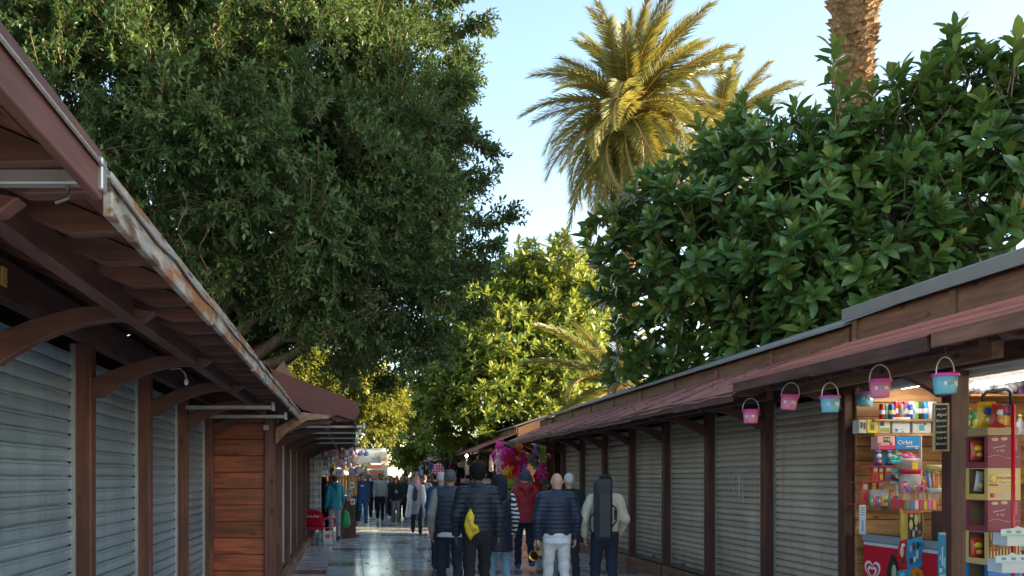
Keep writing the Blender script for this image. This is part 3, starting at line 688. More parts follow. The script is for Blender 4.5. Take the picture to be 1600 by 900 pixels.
def boots(t, base, z0, z1, r0, r1, nper=13, dz=.12):
    g = random.Random(3); mb = MB(); n = int((z1-z0)/dz)
    me = MB().add([(-.09, 0, -.06), (.09, 0, -.06), (.10, .03, .05), (0, .10, .13), (-.10, .03, .05), (0, -.05, .1)], [(0, 1, 2, 3, 4), (0, 4, 5), (1, 5, 2), (2, 5, 3), (3, 5, 4), (0, 5, 1)]).mesh('leaf_base'); me.materials.append(M_PTRUNK)
    cnt = 0
    for i in range(n):
        z = z0+i*dz; r = r0+(r1-r0)*i/n
        for k in range(nper):
            a = 2*math.pi*(k+(i % 2)*.5)/nper+g.uniform(-.1, .1)
            if math.sin(a) > .45: continue
            cnt += 1
            if cnt > 300: return
            o = link('leaf_base', me, [], t, (r*math.cos(a), r*math.sin(a), z+g.uniform(-.03, .03))); o.rotation_euler = (g.uniform(-.5, .1), g.uniform(-.2, .2), a-math.pi/2); o.scale = (g.uniform(.8, 1.2), g.uniform(.7, 1.5), g.uniform(.8, 1.2))
p1 = PX(984, 165, 26); palm('tall date palm with sunlit drooping fronds in the centre of the sky', (p1[0], 26, 0), p1[2], 130, .97, -84, 86, .3, seed=4, pw=1.25)
p2 = PX(1122, 200, 30); palm('smaller date palm half hidden behind the rubber tree', (p2[0], 30, 0), p2[2], 56, .86, -50, 84, .28, seed=9, fruit=False)
p3 = PX(905, 430, 36); palm('date palm whose fronds show above the middle rubber tree', (p3[0], 36, 0), p3[2], 40, .8, -40, 80, .28, seed=12, fruit=False)
p4 = PX(960, 585, 23); palm('young palm with pale fronds low behind the right stall roof', (p4[0], 23, 0), p4[2], 26, .72, -25, 70, .22, seed=17, fruit=False)
p5 = PX(690, 585, 42); palm('distant palm beside the middle rubber tree', (p5[0], 42, 0), p5[2], 34, .8, -30, 75, .25, seed=22, fruit=False)
p6 = PX(1334, 0, 18); tp6 = palm('thick bare palm trunk rising out of the picture above the rubber tree', (p6[0], 18, 0), p6[2]+6.0, 40, 1., -12, 80, .30, seed=31, fruit=False)
boots(tp6, p6, 9.6, 11.2, .29, .30, 15, .09); boots(tp6, p6, 11.0, 12.7, .36, .46, 17, .10)
# ------------------------------------------------------------------ people: smooth bodies from blended limb volumes
def surface_nets(f, org, h):
    s = f < 0; nx, ny, nz = f.shape
    cs = (nx-1, ny-1, nz-1); acc = np.zeros(cs+(3,)); cnt = np.zeros(cs)
    cor = [(i, j, k) for i in (0, 1) for j in (0, 1) for k in (0, 1)]
    sl = lambda c: tuple(slice(c[d], c[d]+cs[d]) for d in range(3))
    for a in cor:
        for d in range(3):
            if a[d]: continue
            b = list(a); b[d] = 1; fa, fb = f[sl(a)], f[sl(tuple(b))]; m = (fa < 0) != (fb < 0)
            t = np.where(m, fa/np.where(m, fa-fb, 1), 0)
            for q in range(3): acc[..., q] += np.where(m, a[q]+(t if q == d else 0), 0)
            cnt += m
    act = cnt > 0; ids = -np.ones(cs, int); ids[act] = np.arange(act.sum())
    base = np.argwhere(act); V = (base+acc[act]/cnt[act][:, None])*h+org
    F = []
    for d in range(3):
        u, v = (d+1) % 3, (d+2) % 3
        i0 = [slice(1, n-1) for n in f.shape]; i0[d] = slice(0, f.shape[d]-1); i1 = list(i0); i1[d] = slice(1, f.shape[d])
        A, B = s[tuple(i0)], s[tuple(i1)]; m = A != B; idx = np.argwhere(m); off = np.array([1, 1, 1]); off[d] = 0; idx = idx+off
        def cell(du, dv):
            c = idx.copy(); c[:, u] += du; c[:, v] += dv; return ids[c[:, 0], c[:, 1], c[:, 2]]
        q = np.stack([cell(-1, -1), cell(0, -1), cell(0, 0), cell(-1, 0)], 1)
        fl = ~A[m]; q[fl] = q[fl][:, ::-1]; F.append(q)
    return V, np.concatenate(F)
def cap(a, b, ra, rb=None, sy=1., sx=1.): return ('c', np.array(a, float), np.array(b, float), ra, ra if rb is None else rb, sy, sx)
def ell(c, r): return ('e', np.array(c, float), np.array(r, float))
def sdf(P, prims, k):
    d = None
    for p in prims:
        if p[0] == 'c':
            _, a, b, ra, rb, sy, sx = p; S = np.array([sx, sy, 1.]); q = P*S-a*S; ba = (b-a)*S
            t = np.clip(q @ ba/max(ba @ ba, 1e-9), 0, 1); e = np.linalg.norm(q-t[..., None]*ba, axis=-1)-(ra+(rb-ra)*t); e = e/max(1, (sy+sx)/2*.8)
        else:
            q = (P-p[1])/p[2]; k0 = np.linalg.norm(q, axis=-1); k1 = np.linalg.norm(q/p[2], axis=-1); e = k0*(k0-1)/np.maximum(k1, 1e-6)
        if d is None: d = e
        else: h_ = np.maximum(k-np.abs(d-e), 0)/k; d = np.minimum(d, e)-h_*h_*k*.25
    return d
def sdf_geo(prims, vox, k=.03, mod=None, bounds=None):
    lo, hi = [], []
    for p in prims:
        if p[0] == 'c':
            r = max(p[3], p[4])+.03; lo += [np.minimum(p[1], p[2])-r]; hi += [np.maximum(p[1], p[2])+r]
        else: lo += [p[1]-p[2]-.02]; hi += [p[1]+p[2]+.02]
    lo = np.min(lo, 0)-2*vox; hi = np.max(hi, 0)+2*vox
    n = np.ceil((hi-lo)/vox).astype(int)+1
    ax = [lo[i]+np.arange(n[i])*vox for i in range(3)]; P = np.stack(np.meshgrid(*ax, indexing='ij'), -1)
    f = sdf(P, prims, k)
    if mod: f = mod(P, f)
    f[0] = f[-1] = 1; f[:, 0] = f[:, -1] = 1; f[:, :, 0] = f[:, :, -1] = 1
    return surface_nets(f, lo, vox)
def geo_obj(name, geos, mat, parent):
    V = np.concatenate([g[0] for g in geos]); o = 0; F = []
    for g in geos: F.append(g[1]+o); o += len(g[0])
    me = bpy.data.meshes.new(name); me.from_pydata(V.tolist(), [], np.concatenate(F).tolist())
    me.polygons.foreach_set('use_smooth', np.ones(len(me.polygons), dtype=bool))
    return link(name, me, mat, parent)
FAB = {}
def fabric(c, rough=.8, sheen=.0):
    k = tuple(round(x, 4) for x in c)+(rough,)
    if k not in FAB: FAB[k] = plain('fabric_%d' % len(FAB), c, rough, 0, .16, 14, .12, spec=.25)
    return FAB[k]
def quilt_mat():
    t = NT('red_quilted'); v = t.coords((1, 1, 1), False); sep = t.n('SeparateXYZ', {0: v})
    a = t.math('ADD', sep.outputs[0], sep.outputs[2]); b = t.math('SUBTRACT', sep.outputs[0], sep.outputs[2])
    fa = t.math('ABSOLUTE', t.math('SINE', t.math('MULTIPLY', a, 46.))); fb = t.math('ABSOLUTE', t.math('SINE', t.math('MULTIPLY', b, 46.)))
    h = t.math('MINIMUM', fa, fb); t.p('Base Color', t.mix(t.ramp(h, [(.0, (1, 1, 1)), (.22, (0, 0, 0))]), (.33, .012, .022), (.14, .005, .01))); t.p('Roughness', .6); t.bump(h, .6, .01); return t.m
def zebra_mat():
    t = NT('zebra_knit'); wv = t.n('TexWave', {'Vector': t.coords((1, 1, 1), False), 'Scale': 4.6, 'Distortion': 5., 'Detail Scale': 1.2}, bands_direction='Z')
    t.p('Base Color', t.ramp(wv.outputs[0], [(.48, (.02, .02, .02)), (.54, (.75, .74, .7))])); t.p('Roughness', .85); return t.m
SK = {'light': plain('skin_light', (.50, .27, .19), .5, 0, .08), 'tan': plain('skin_tan', (.34, .17, .11), .5, 0, .08), 'dark': plain('skin_dark', (.09, .042, .028), .45, 0, .08)}
HAIRC = {'black': plain('hair_black', (.008, .007, .007), .75, 0, .3, 40, .5, spec=.12), 'brown': plain('hair_brown', (.06, .03, .017), .6, 0, .3, 40, .5), 'blonde': plain('hair_blonde', (.40, .23, .085), .6, 0, .3, 40, .5), 'grey': plain('hair_grey', (.075, .07, .068), .65, 0, .3, 40, .5), 'white': plain('hair_white', (.55, .53, .5), .65, 0, .2, 40, .5)}
def puff(pitch, amp):
    def m(P, f): return f-amp*np.abs(np.sin(np.pi*P[..., 2]/pitch))**.6
    return m
def person(label, X, Y, h, face, top, legs, skin='light', hair=('short', 'brown'), step=0., vox=.014, hem=.86, puffp=None, shoe=(.03, .03, .035), wide=1., sleeve=None, coat=False, arms=((0, .02), (0, .02)), group='people walking in the street',
           hood=None, slim=1., hands=True, eyes=False, topmat=None, sleevemat=None, name='person', shirt_hem=None, vest=False, cache=None, heel=.0):
    """face: heading in degrees, 0 looks at the camera, 180 walks away; arms: (elbow out, wrist forward) left and right of the body"""
    root = thing(name, label, 'person', (X, Y, 0), R(face), group); k = h/1.75; root.scale = (k,)*3
    st = step*1.5
    hipz = .93
    H = {-1: np.array([-.092*slim, 0, hipz]), 1: np.array([.092*slim, 0, hipz])}
    Kn = {1: np.array([.10*slim, -.02-.26*max(st, 0)-.03*abs(st), .50+.015*abs(st)]), -1: np.array([-.10*slim, -.02-.26*max(-st, 0)-.03*abs(st), .50+.015*abs(st)])}
    An = {}
    for s in (1, -1):
        a = st*s
        An[s] = np.array([.105*s*slim, -.30*a if a > 0 else -.42*a, .085+(.0 if a >= 0 else .16*abs(a))])
    Sh = {s: np.array([.185*s*wide, .01, 1.425]) for s in (1, -1)}
    El, Wr = {}, {}
    for i, s in enumerate((-1, 1)):
        ao, fw = arms[i]; sw = -.28*st*s
        El[s] = Sh[s]+np.array([s*(.042+ao*.8), .03-.12*sw-.02, -.285]); Wr[s] = El[s]+np.array([s*(.01-ao*.6), -.05-.34*sw-fw, -.245+abs(fw)*.45])
    b = []      # body, hidden under the clothes and bare at head and hands
    head = [ell((0, 0, 1.645), (.074, .092, .105)), ell((0, -.03, 1.575), (.052, .06, .06)), ell((0, -.093, 1.625), (.013, .02, .022)), ell((.076, .005, 1.63), (.012, .02, .03)), ell((-.076, .005, 1.63), (.012, .02, .03)), cap((0, .015, 1.60), (0, .02, 1.44), .052, .06)]
    core = [cap((0, 0, 1.36), (0, 0, 1.0), .145*wide, .125*wide, 1.45)]
    for s in (1, -1): core += [cap(Sh[s], El[s], .045, .038), cap(El[s], Wr[s], .037, .028), cap(H[s], Kn[s], .075, .05), cap(Kn[s], An[s], .045, .035)]
    geos = [sdf_geo(head+core, max(vox, .013), .025)]
    if hands:
        for s in (1, -1):
            w_ = Wr[s]; dn = unit((Wr[s]-El[s])[None])[0]; dn = dn*.6+np.array([0, 0, -.4]); dn /= np.linalg.norm(dn); fwd = np.array([0, -1., 0]); fwd = fwd-dn*(fwd @ dn); fwd /= np.linalg.norm(fwd); inn = np.array([-s*1., 0, 0])
            hp = [cap(w_-dn*.03, w_+dn*.03, .026, .024), cap(w_+dn*.03-fwd*.018, w_+dn*.085-fwd*.022, .019, .016), cap(w_+dn*.03+fwd*.018, w_+dn*.085+fwd*.022, .019, .016)]
            for q, (o_, l_) in enumerate(((-.033, .05), (-.011, .066), (.011, .070), (.033, .062))):
                a0 = w_+dn*.088+fwd*o_; a1 = a0+dn*l_*.55+inn*.006; a2 = a1+dn*l_*.42+inn*.024
                hp += [cap(a0, a1, .0088, .008), cap(a1, a2, .008, .0068)]
            t0 = w_+dn*.035+fwd*.036; t1 = t0+dn*.035+fwd*.024+inn*.012; t2 = t1+dn*.03+fwd*.004+inn*.014; hp += [cap(t0, t1, .012, .0105), cap(t1, t2, .0105, .008)]
            geos.append(sdf_geo(hp, .0075 if vox < .02 else .012, .008))
    geo_obj('body', geos, SK[skin], root)
    # trousers
    tp = [cap((0, .0, 1.0), (0, .005, .92), .155*wide, .16*wide, 1.3)]
    for s in (1, -1): tp += [cap(H[s], Kn[s], .098*slim**.5, .072), cap(Kn[s], An[s]+np.array([0, 0, .0]), .068, .062)]
    geo_obj('trousers', [sdf_geo(tp, vox, .03, lambda P, f: np.maximum(f+.006*np.sin(P[..., 2]*38+P[..., 0]*16)*(P[..., 2] < .6), .045-P[..., 2]))], fabric(legs, .85), root)
    for s in (1, -1):
        a = An[s]; tilt = .10*max(0, -st*s)
        geo_obj('shoe', [sdf_geo([cap(a+np.array([0, .03, -.045]), a+np.array([0, -.13, -.052-tilt*.6]), .040, .034, 1, 1), cap(a+np.array([0, .03, -.045]), a+np.array([0, .015, .02]), .042, .045)], max(vox*.8, .01), .02, lambda P, f: np.maximum(f, (a[2]-.085)-P[..., 2]))], fabric(shoe, .5), root)
    # top
    tt = [cap((0, .005, 1.33), (0, .0, max(hem+.08, .98)), .183*wide, .172*wide, 1.42), cap(Sh[1]*np.array([.72, 1, 1.0]), Sh[-1]*np.array([.72, 1, 1.0]), .075, .075), cap((0, .012, 1.45), (0, .012, 1.485), .074, .066)]
    if hem < .85: tt.append(cap((0, .005, 1.0), (0, .01, hem), .178*wide, .20*wide, 1.3))
    sl = []
    for s in (1, -1): sl += [cap(Sh[s]*np.array([.97, 1, 1]), El[s], .071, .062), cap(El[s], Wr[s]-(Wr[s]-El[s])*.02, .060, .043)]
    pf = puff(*puffp) if puffp else (lambda P, f: f-.004*np.sin(P[..., 2]*31+P[..., 0]*14+P[..., 1]*9))
    cut = lambda P, f: np.maximum(pf(P, f), hem-P[..., 2])
    tm = topmat or fabric(top, .42 if puffp else .8)
    if sleeve is None and sleevemat is None: geo_obj('jacket', [sdf_geo(tt+sl, vox, .03, cut)], tm, root)
    else:
        geo_obj('vest', [sdf_geo(tt, vox, .03, cut)], tm, root)
        for i in (0, 2): geo_obj('sleeve', [sdf_geo(sl[i:i+2], vox, .03)], sleevemat or fabric(sleeve), root)
    if shirt_hem: geo_obj('shirt_hem', [sdf_geo([cap((0, .0, 1.0), (0, .0, .84), .165*wide, .172*wide, 1.33)], vox, .03, lambda P, f: np.maximum(np.maximum(f, hem-.05-P[..., 2]), P[..., 2]-hem-.03))], fabric(shirt_hem), root)
    # hair or headwear
    kind, hc = hair; hm = HAIRC[hc] if isinstance(hc, str) else fabric(hc, .9)
    keep = lambda P, f: np.maximum(f, np.minimum(-(P[..., 1]+.045), 1.668-P[..., 2])*1.0+0*f) if False else f
    def face_cut(P, f): return np.maximum(f, np.minimum(-.035-P[..., 1], 1.70-P[..., 2]))     # open the front below the hairline
    def hair_mod(P, f): return face_cut(P, f+.005*np.sin(P[..., 0]*170+P[..., 2]*60)*np.sin(P[..., 2]*150+P[..., 1]*70))
    hv = max(vox*.8, .011)
    if kind == 'short': geo_obj('hair', [sdf_geo([ell((0, .012, 1.672), (.082, .098, .092)), ell((0, .048, 1.63), (.07, .055, .052))], hv, .02, hair_mod)], hm, root)
    elif kind == 'afro': geo_obj('hair', [sdf_geo([ell((0, .015, 1.69), (.102, .112, .105)), ell((0, .05, 1.63), (.08, .06, .06))], hv, .02, hair_mod)], hm, root)
    elif kind == 'fringe': geo_obj('hair', [sdf_geo([ell((0, .012, 1.60), (.081, .097, .05))], hv, .02, lambda P, f: np.maximum(f, -.005-P[..., 1]))], hm, root)
    elif kind == 'long': geo_obj('hair', [sdf_geo([ell((0, .012, 1.672), (.088, .104, .095)), cap((.058, .03, 1.64), (.085, .02, 1.43), .045, .035), cap((-.058, .03, 1.64), (-.085, .02, 1.43), .045, .035), cap((0, .065, 1.62), (0, .075, 1.42), .06, .05)], hv, .03, lambda P, f: np.maximum(f, np.minimum(np.minimum(-.035-P[..., 1], 1.70-P[..., 2]), .06-np.abs(P[..., 0]))))], hm, root)
    elif kind == 'beanie': geo_obj('beanie', [sdf_geo([ell((0, .008, 1.685), (.087, .103, .095)), cap((0, .008, 1.645), (0, .008, 1.66), .086, .088, .86)], hv, .02, lambda P, f: np.maximum(f-.002*np.sin(P[..., 0]*240), 1.625-P[..., 2]-.25*(P[..., 1] > 0)*P[..., 1]))], hm, root)
    elif kind == 'cap':
        geo_obj('cap', [sdf_geo([ell((0, .008, 1.685), (.086, .102, .085))], hv, .02, lambda P, f: np.maximum(f, 1.655-P[..., 2])), sdf_geo([cap((0, -.09, 1.665), (0, -.15, 1.655), .02, .016, 1, .28)], hv, .02)], hm, root)
        geo_obj('hair', [sdf_geo([ell((0, .03, 1.63), (.08, .085, .08)), cap((0, .06, 1.62), (0, .075, 1.48), .055, .03)], hv, .02, lambda P, f: np.maximum(f, -.01-P[..., 1]))], HAIRC['grey'], root)
    elif kind == 'hood': geo_obj('hood', [sdf_geo([ell((0, .02, 1.665), (.115, .135, .125)), cap((0, .05, 1.58), (0, .06, 1.47), .12, .115)], hv, .03, lambda P, f: np.maximum(puff(.045, .007)(P, f), np.minimum(-.055-P[..., 1], np.hypot(P[..., 0], P[..., 2]-1.64)*0-.0+1.74-P[..., 2])))], hm, root)
    if hood is not None: geo_obj('hood', [sdf_geo([cap((-.08, .075, 1.49), (.08, .075, 1.49), .07, .07), cap((0, .12, 1.46), (0, .135, 1.36), .09, .05)], hv, .05)], hood if not isinstance(hood, tuple) else fabric(hood, .6), root)
    if eyes:
        for s in (1, -1): MB().sphere((.032*s, -.083, 1.648), (.012, .008, .008), 8, 6).build('eye', M_BLACK, root, True, True)
        MB().sphere((0, -.083, 1.575), (.022, .01, .006), 8, 6).build('mouth', plain('lips', (.25, .07, .06), .5), root, True, True)
    root['_h'] = k
    del root['_h']
    return root
NAVY, BLK, CHAR, JEAN, LJEAN = (.022, .03, .054), (.018, .018, .021), (.04, .042, .048), (.035, .06, .12), (.22, .36, .46)
def at(x, Y): return (x-550)/1280*Y
pv = .013
person('man in a dark quilted vest with grey sleeves and short grey hair, walking away', at(703, 10.9), 10.9, 1.69, 180, (.028, .038, .056), (.024, .03, .048), 'tan', ('short', 'grey'), .25, pv, .88, (.062, .013), sleeve=(.22, .20, .19), shirt_hem=(.6, .6, .6), arms=((.06, .06), (.03, .02)), wide=1.06)
manY = person('man in a black puffer jacket carrying a yellow drawstring bag on his back', at(746, 10.0), 10.0, 1.735, 180, (.016, .02, .03), BLK, 'dark', ('afro', 'black'), -.18, pv, .88, (.058, .014), wide=1.06, arms=((.03, 0), (.03, 0)))
person('person in a long dark padded coat with the hood up and zebra sleeves', at(780, 11.6), 11.6, 1.60, 178, (.024, .03, .047), LJEAN, 'light', ('hood', (.015, .018, .028)), .2, pv, .60, (.055, .012), sleevemat=zebra_mat(), wide=1.0, arms=((.03, 0), (.05, .03)))
QM = quilt_mat()
person('person in a red quilted jacket, grey beanie and blue trainers', at(820, 14.3), 14.3, 1.67, 180, (.3, .01, .02), NAVY, 'light', ('beanie', (.05, .065, .09)), .22, pv, .84, None, shoe=(.02, .14, .24), topmat=QM, hood=QM, wide=1.05, arms=((.03, .12), (.04, .12)))
person('bald man in a navy puffer jacket and white trousers holding a saxophone', at(870, 10.3), 10.3, 1.645, 180, (.024, .031, .055), (.62, .62, .62), 'light', ('none', 'grey'), .12, pv, .86, (.056, .014), shirt_hem=(.7, .68, .74), wide=1.08, arms=((.03, .0), (.03, 0)))
person('grey-haired person in a dark green coat half hidden behind the bald man', at(889, 12.6), 12.6, 1.645, 178, (.012, .03, .026), CHAR, 'light', ('short', 'white'), .1, .016, .84)
person('woman in a cream jacket and black cap with an instrument case on her back', at(945, 10.4), 10.4, 1.62, 180, (.58, .52, .42), NAVY, 'light', ('cap', (.015, .015, .017)), .2, pv, .86, None, wide=1.05, arms=((.05, .1), (.09, .06)))
person('white-haired person in a blue jacket behind the man in the vest', at(689, 14.2), 14.2, 1.68, 180, (.02, .07, .15), NAVY, 'light', ('short', 'white'), .1, .018, .86)
mv = .02
mid = [
 ('woman with blonde hair and a pink face mask in an open white coat', 651, 22.8, 1.62, 0, (.30, .30, .32), NAVY, 'light', ('long', 'blonde'), .2, .60, dict(sleeve=(.62, .64, .68))),
 ('man in a teal puffer jacket and grey joggers by the red chair', 523, 20.7, 1.64, 205, (.012, .18, .24), (.30, .30, .36), 'tan', ('short', 'brown'), 0, .84, dict(puffp=(.06, .009), hood=(.012, .17, .23))),
 ('woman in a dark jacket with a pink scarf beside the card rack', 506, 21.6, 1.60, 150, (.035, .03, .06), BLK, 'light', ('long', 'black'), 0, .84, dict(puffp=(.06, .008))),
 ('man in a blue tracksuit walking towards the camera', 566, 27.2, 1.70, 8, (.012, .05, .13), (.012, .05, .13), 'tan', ('short', 'grey'), .3, .86, dict(shoe=(.5, .45, .4))),
 ('man in a dark open jacket behind the man in the tracksuit', 575, 31, 1.68, 0, (.03, .035, .045), BLK, 'tan', ('short', 'grey'), -.2, .84, {}),
 ('woman in a shiny silver puffer jacket and black leggings', 594, 30, 1.70, 0, (.33, .34, .36), BLK, 'tan', ('short', 'black'), .25, .88, dict(puffp=(.08, .01), slim=.8)),
 ('girl with long dark hair in a black printed hoodie and grey trousers', 618.5, 29.4, 1.55, 0, BLK, (.20, .20, .21), 'light', ('long', 'black'), .15, .84, dict(slim=.85, wide=.92)),
 ('blonde girl in a dark jacket with a pink bag strap', 628, 31.2, 1.62, 0, (.03, .04, .06), BLK, 'light', ('long', 'blonde'), -.2, .84, dict(slim=.85)),
 ('dark-clothed person walking just left of the girl in the hoodie', 612, 32.0, 1.58, 0, NAVY, BLK, 'light', ('long', 'brown'), .2, .8, dict(slim=.9)),
 ('person in a pale jacket behind the girl in the hoodie', 608, 34, 1.66, 0, (.55, .58, .6), (.1, .11, .14), 'light', ('short', 'brown'), .2, .84, {}),
 ('man in a navy coat walking away to the right of the masked woman', 663, 25.5, 1.66, 170, NAVY, BLK, 'tan', ('short', 'brown'), .2, .66, {}),
 ('person in black walking away next to the clothes stalls', 680, 27.5, 1.66, 185, BLK, BLK, 'light', ('short', 'black'), .2, .7, {}),
 ('person in black trousers half hidden behind the tracksuit man', 553, 28.6, 1.64, 0, (.05, .05, .06), BLK, 'light', ('short', 'black'), -.2, .84, {}),
]
MP = {}
for (lb_, x, Y, h, fc, top, lg, sk, hr, stp, hem, kw) in mid:
    MP[x] = person(lb_, at(x, Y), Y, h, fc, top, lg, sk, hr, stp, mv, hem, eyes=(fc < 40), **kw)
# far crowd: three walking bodies, recoloured and reused
protos = []
for q, (stp, hr, fc) in enumerate(((.25, ('short', 'black'), 0), (-.2, ('long', 'brown'), 0), (.22, ('short', 'grey'), 180))):
    protos.append(person('walker', 0, 0, 1.7, fc, CHAR, BLK, 'light', hr, stp, .03, .84, hands=True))
cl = random.Random(11)
pal = [((.04, .04, .05), 'black'), ((.02, .05, .12), 'blue'), ((.35, .34, .33), 'pale grey'), ((.25, .03, .03), 'red'), ((.10, .09, .07), 'brown'), ((.45, .40, .32), 'beige'), ((.05, .09, .06), 'green'), ((.5, .5, .52), 'white')]
far_x = [(560, 36), (566, 41), (584, 38), (590, 45), (600, 40), (603, 48), (615, 38), (620, 44), (630, 36), (636, 42), (641, 48), (645, 35), (655, 38), (660, 31), (668, 34), (672, 39), (690, 30), (698, 35), (705, 29), (578, 50), (595, 54), (572, 58), (612, 56)]
used = set()
for i, (x, Y) in enumerate(far_x):
    src = protos[(i*2+i//3) % 3]; c, cn = pal[(i*5+i//8*3) % len(pal)]
    first = src.name not in used; used.add(src.name)
    if first: o = src
    else:
        o = src.copy(); COL.objects.link(o)
        for ch in list(src.children):
            cc = ch.copy(); COL.objects.link(cc); cc.parent = o
    o.location = (at(x, Y), Y, 0); o.scale = (cl.uniform(.92, 1.02)*.97,)*3; o.rotation_euler.z += cl.uniform(-.25, .25)
    tag(o, 'distant walker in a %s top, part of the crowd' % cn, 'person', 'distant crowd in %s' % cn)
    for ch in o.children:
        if ch.name.startswith('jacket'): recolour(ch, fabric(c))
# details carried or worn by the mid-distance walkers
def lm(p, z): return p
r_ = MP[651]
MB().sphere((0, -.088, 1.592), (.05, .03, .042), 12, 8).build('face_mask', plain('mask_pink', (.75, .28, .50), .7), r_, True, True)
geo_obj('scarf', [sdf_geo([cap((-.07, -.03, 1.5), (.07, -.03, 1.5), .06, .06), cap((0, -.10, 1.5), (0, -.13, 1.40), .05, .06)], .018, .03)], fabric((.5, .27, .26)), r_)
geo_obj('scarf_end', [sdf_geo([cap((-.03, -.135, 1.40), (-.06, -.15, 1.08), .06, .075, 1.8)], .018, .03)], fabric((.05, .045, .06)), r_)
for s in (1, -1): geo_obj('coat_panel', [sdf_geo([cap((.17*s, -.02, 1.40), (.20*s, -.04, 1.0), .075, .085), cap((.20*s, -.04, 1.0), (.25*s, .0, .58), .085, .10)], .02, .03)], fabric((.62, .64, .68)), r_)
r_ = MP[566]
for zz in (1.36, 1.33): MB().box((-.02, -.142, zz), (.10, .02, .014)).build('stripe', M_WHITE, r_, local=True)
r_ = MP[618.5]
for (x, z, c) in ((-.03, 1.2, (.5, .15, .5)), (.03, 1.21, (.15, .35, .6)), (.0, 1.26, (.2, .5, .3)), (.02, 1.16, (.7, .3, .5))): MB().sphere((x, -.125, z), (.045, .022, .025), 8, 6).build('print', plain('print_%d' % int(c[0]*100), c, .7), r_, True, True)
geo_obj('scarf', [sdf_geo([cap((-.07, .0, 1.49), (.07, .0, 1.49), .07, .07)], .018, .03)], fabric((.6, .06, .25)), MP[506])
bg_ = thing('shopping_bag', 'green shopping bag held by the man in the teal jacket', 'bag', (at(540, 20.5), 20.5, .62))
geo_obj('bag', [sdf_geo([cap((0, 0, .05), (0, 0, -.17), .085, .13, 1.5)], .018, .04)], plain('green_bag', (.01, .26, .06), .5), bg_)
MB().tube([(-.05, 0, .05), (-.02, 0, .16), (.0, 0, .2), (.02, 0, .16), (.05, 0, .05)], .008).build('handle', plain('green_bag', (.01, .26, .06)), bg_, local=True)
# yellow drawstring bag
yb_ = thing('drawstring_bag', 'yellow drawstring bag with black lettering slung on a black puffer jacket', 'bag', PX(735, 822, 9.78))
M_YB = plain('yellow_nylon', (.62, .42, .01), .5, 0, .15, 8, .3)
s_ = 9.78/1280
poly = [((x-735)*s_, (822-y)*s_) for x, y in ((735, 794), (741, 806), (740, 818), (747, 822), (749, 831), (741, 836), (735, 845), (728, 833), (725, 820), (728, 806))]
nb_ = len(poly); V = [(a, -.035, b) for a, b in [(p[0]*.55, p[1]*.55) for p in poly]]+[(a, -.012, b) for a, b in poly]+[(a*.9, .02, b*.9) for a, b in poly]+[(0, -.045, 0)]
F = [(i, (i+1) % nb_, nb_+(i+1) % nb_, nb_+i) for i in range(nb_)]+[(nb_+i, nb_+(i+1) % nb_, 2*nb_+(i+1) % nb_, 2*nb_+i) for i in range(nb_)]+[(i, 3*nb_, (i+1) % nb_) for i in range(nb_)]+[tuple(range(2*nb_, 3*nb_))]
MB().add(V, F).build('bag', M_YB, yb_, True, True)
for dx, dz in ((-.062, .32), (.105, .36)): MB().tube([(.0, -.01, .2), (dx*.5, -.022, .27), (dx, -.0, dz), (dx*1.2, .06, dz+.1)], .004, 5).build('cord', M_BLACK, yb_, local=True)
text('UPLAZA', .05, Vector(yb_.location)+Vector((-.012, -.056, .02)), M_BLACK, yb_, (R(90), R(68), 0))
text('ES', .045, Vector(yb_.location)+Vector((.05, -.05, -.045)), M_BLACK, yb_, (R(90), R(40), 0))
# instrument case
ic = thing('instrument_case', 'long black instrument case carried on the back of the cream jacket', 'case', (at(941, 10.2), 10.17, .85))
def cbox(name, c, d, mat, par, bev=.02):
    bm_ = MB().box(c, d); return bm_.build(name, mat, par, local=True, bevel=bev)
M_CASE = plain('case_nylon', (.02, .024, .032), .6, 0, .2, 30, .2)
cbox('shell', (0, 0, .34), (.215, .13, .76), M_CASE, ic, .03); cbox('pocket', (0, -.075, .27), (.15, .035, .54), plain('case_pocket', (.028, .033, .042), .6), ic, .012)
for p_ in ([(-.1, .03, .3), (-.16, .0, .24), (-.155, .02, .1), (-.1, .03, .0)], [(.1, .03, .42), (.16, -.0, .36), (.165, 0, .2), (.1, .03, .1)]): MB().tube(p_, .012, 5).build('strap', M_BLACK, ic, True, True)
cbox('handle', (.155, -.01, .28), (.03, .05, .13), M_CASE, ic, .008)
# saxophone
sx = thing('saxophone', 'brass saxophone with a flared bell held by the bald man', 'saxophone', PX(836, 868, 10.1))
M_BRASS = plain('brass', (.58, .40, .15), .28, 1., .15)
ax_ = Vector((-.55, -.75, -.1)).normalized()
def cone(a, b, ra, rb): return [(tuple(Vector(a).lerp(Vector(b), t)), ra+(rb-ra)*t**2.2) for t in [i/6 for i in range(7)]]
q = cone((.085, .10, .03), (-.03, -.06, .0), .030, .068)
MB().tube([c for c, r in q], [r for c, r in q], 18, False).build('bell', M_BRASS, sx, True, True).modifiers.new('t', 'SOLIDIFY').thickness = .004
MB().tube([(.085, .10, .03), (.12, .16, .04), (.14, .25, .06), (.15, .34, .09), (.15, .42, .13)], [.030, .027, .024, .020, .014], 12).build('tube', M_BRASS, sx, True, True)
for k in range(5): MB().lathe([(.0, 0), (.014, 0), (.014, .008), (0, .008)], (.11+.012*k, .14+.045*k, .07+.012*k), 10, False).build('key', M_BRASS, sx, True, True)
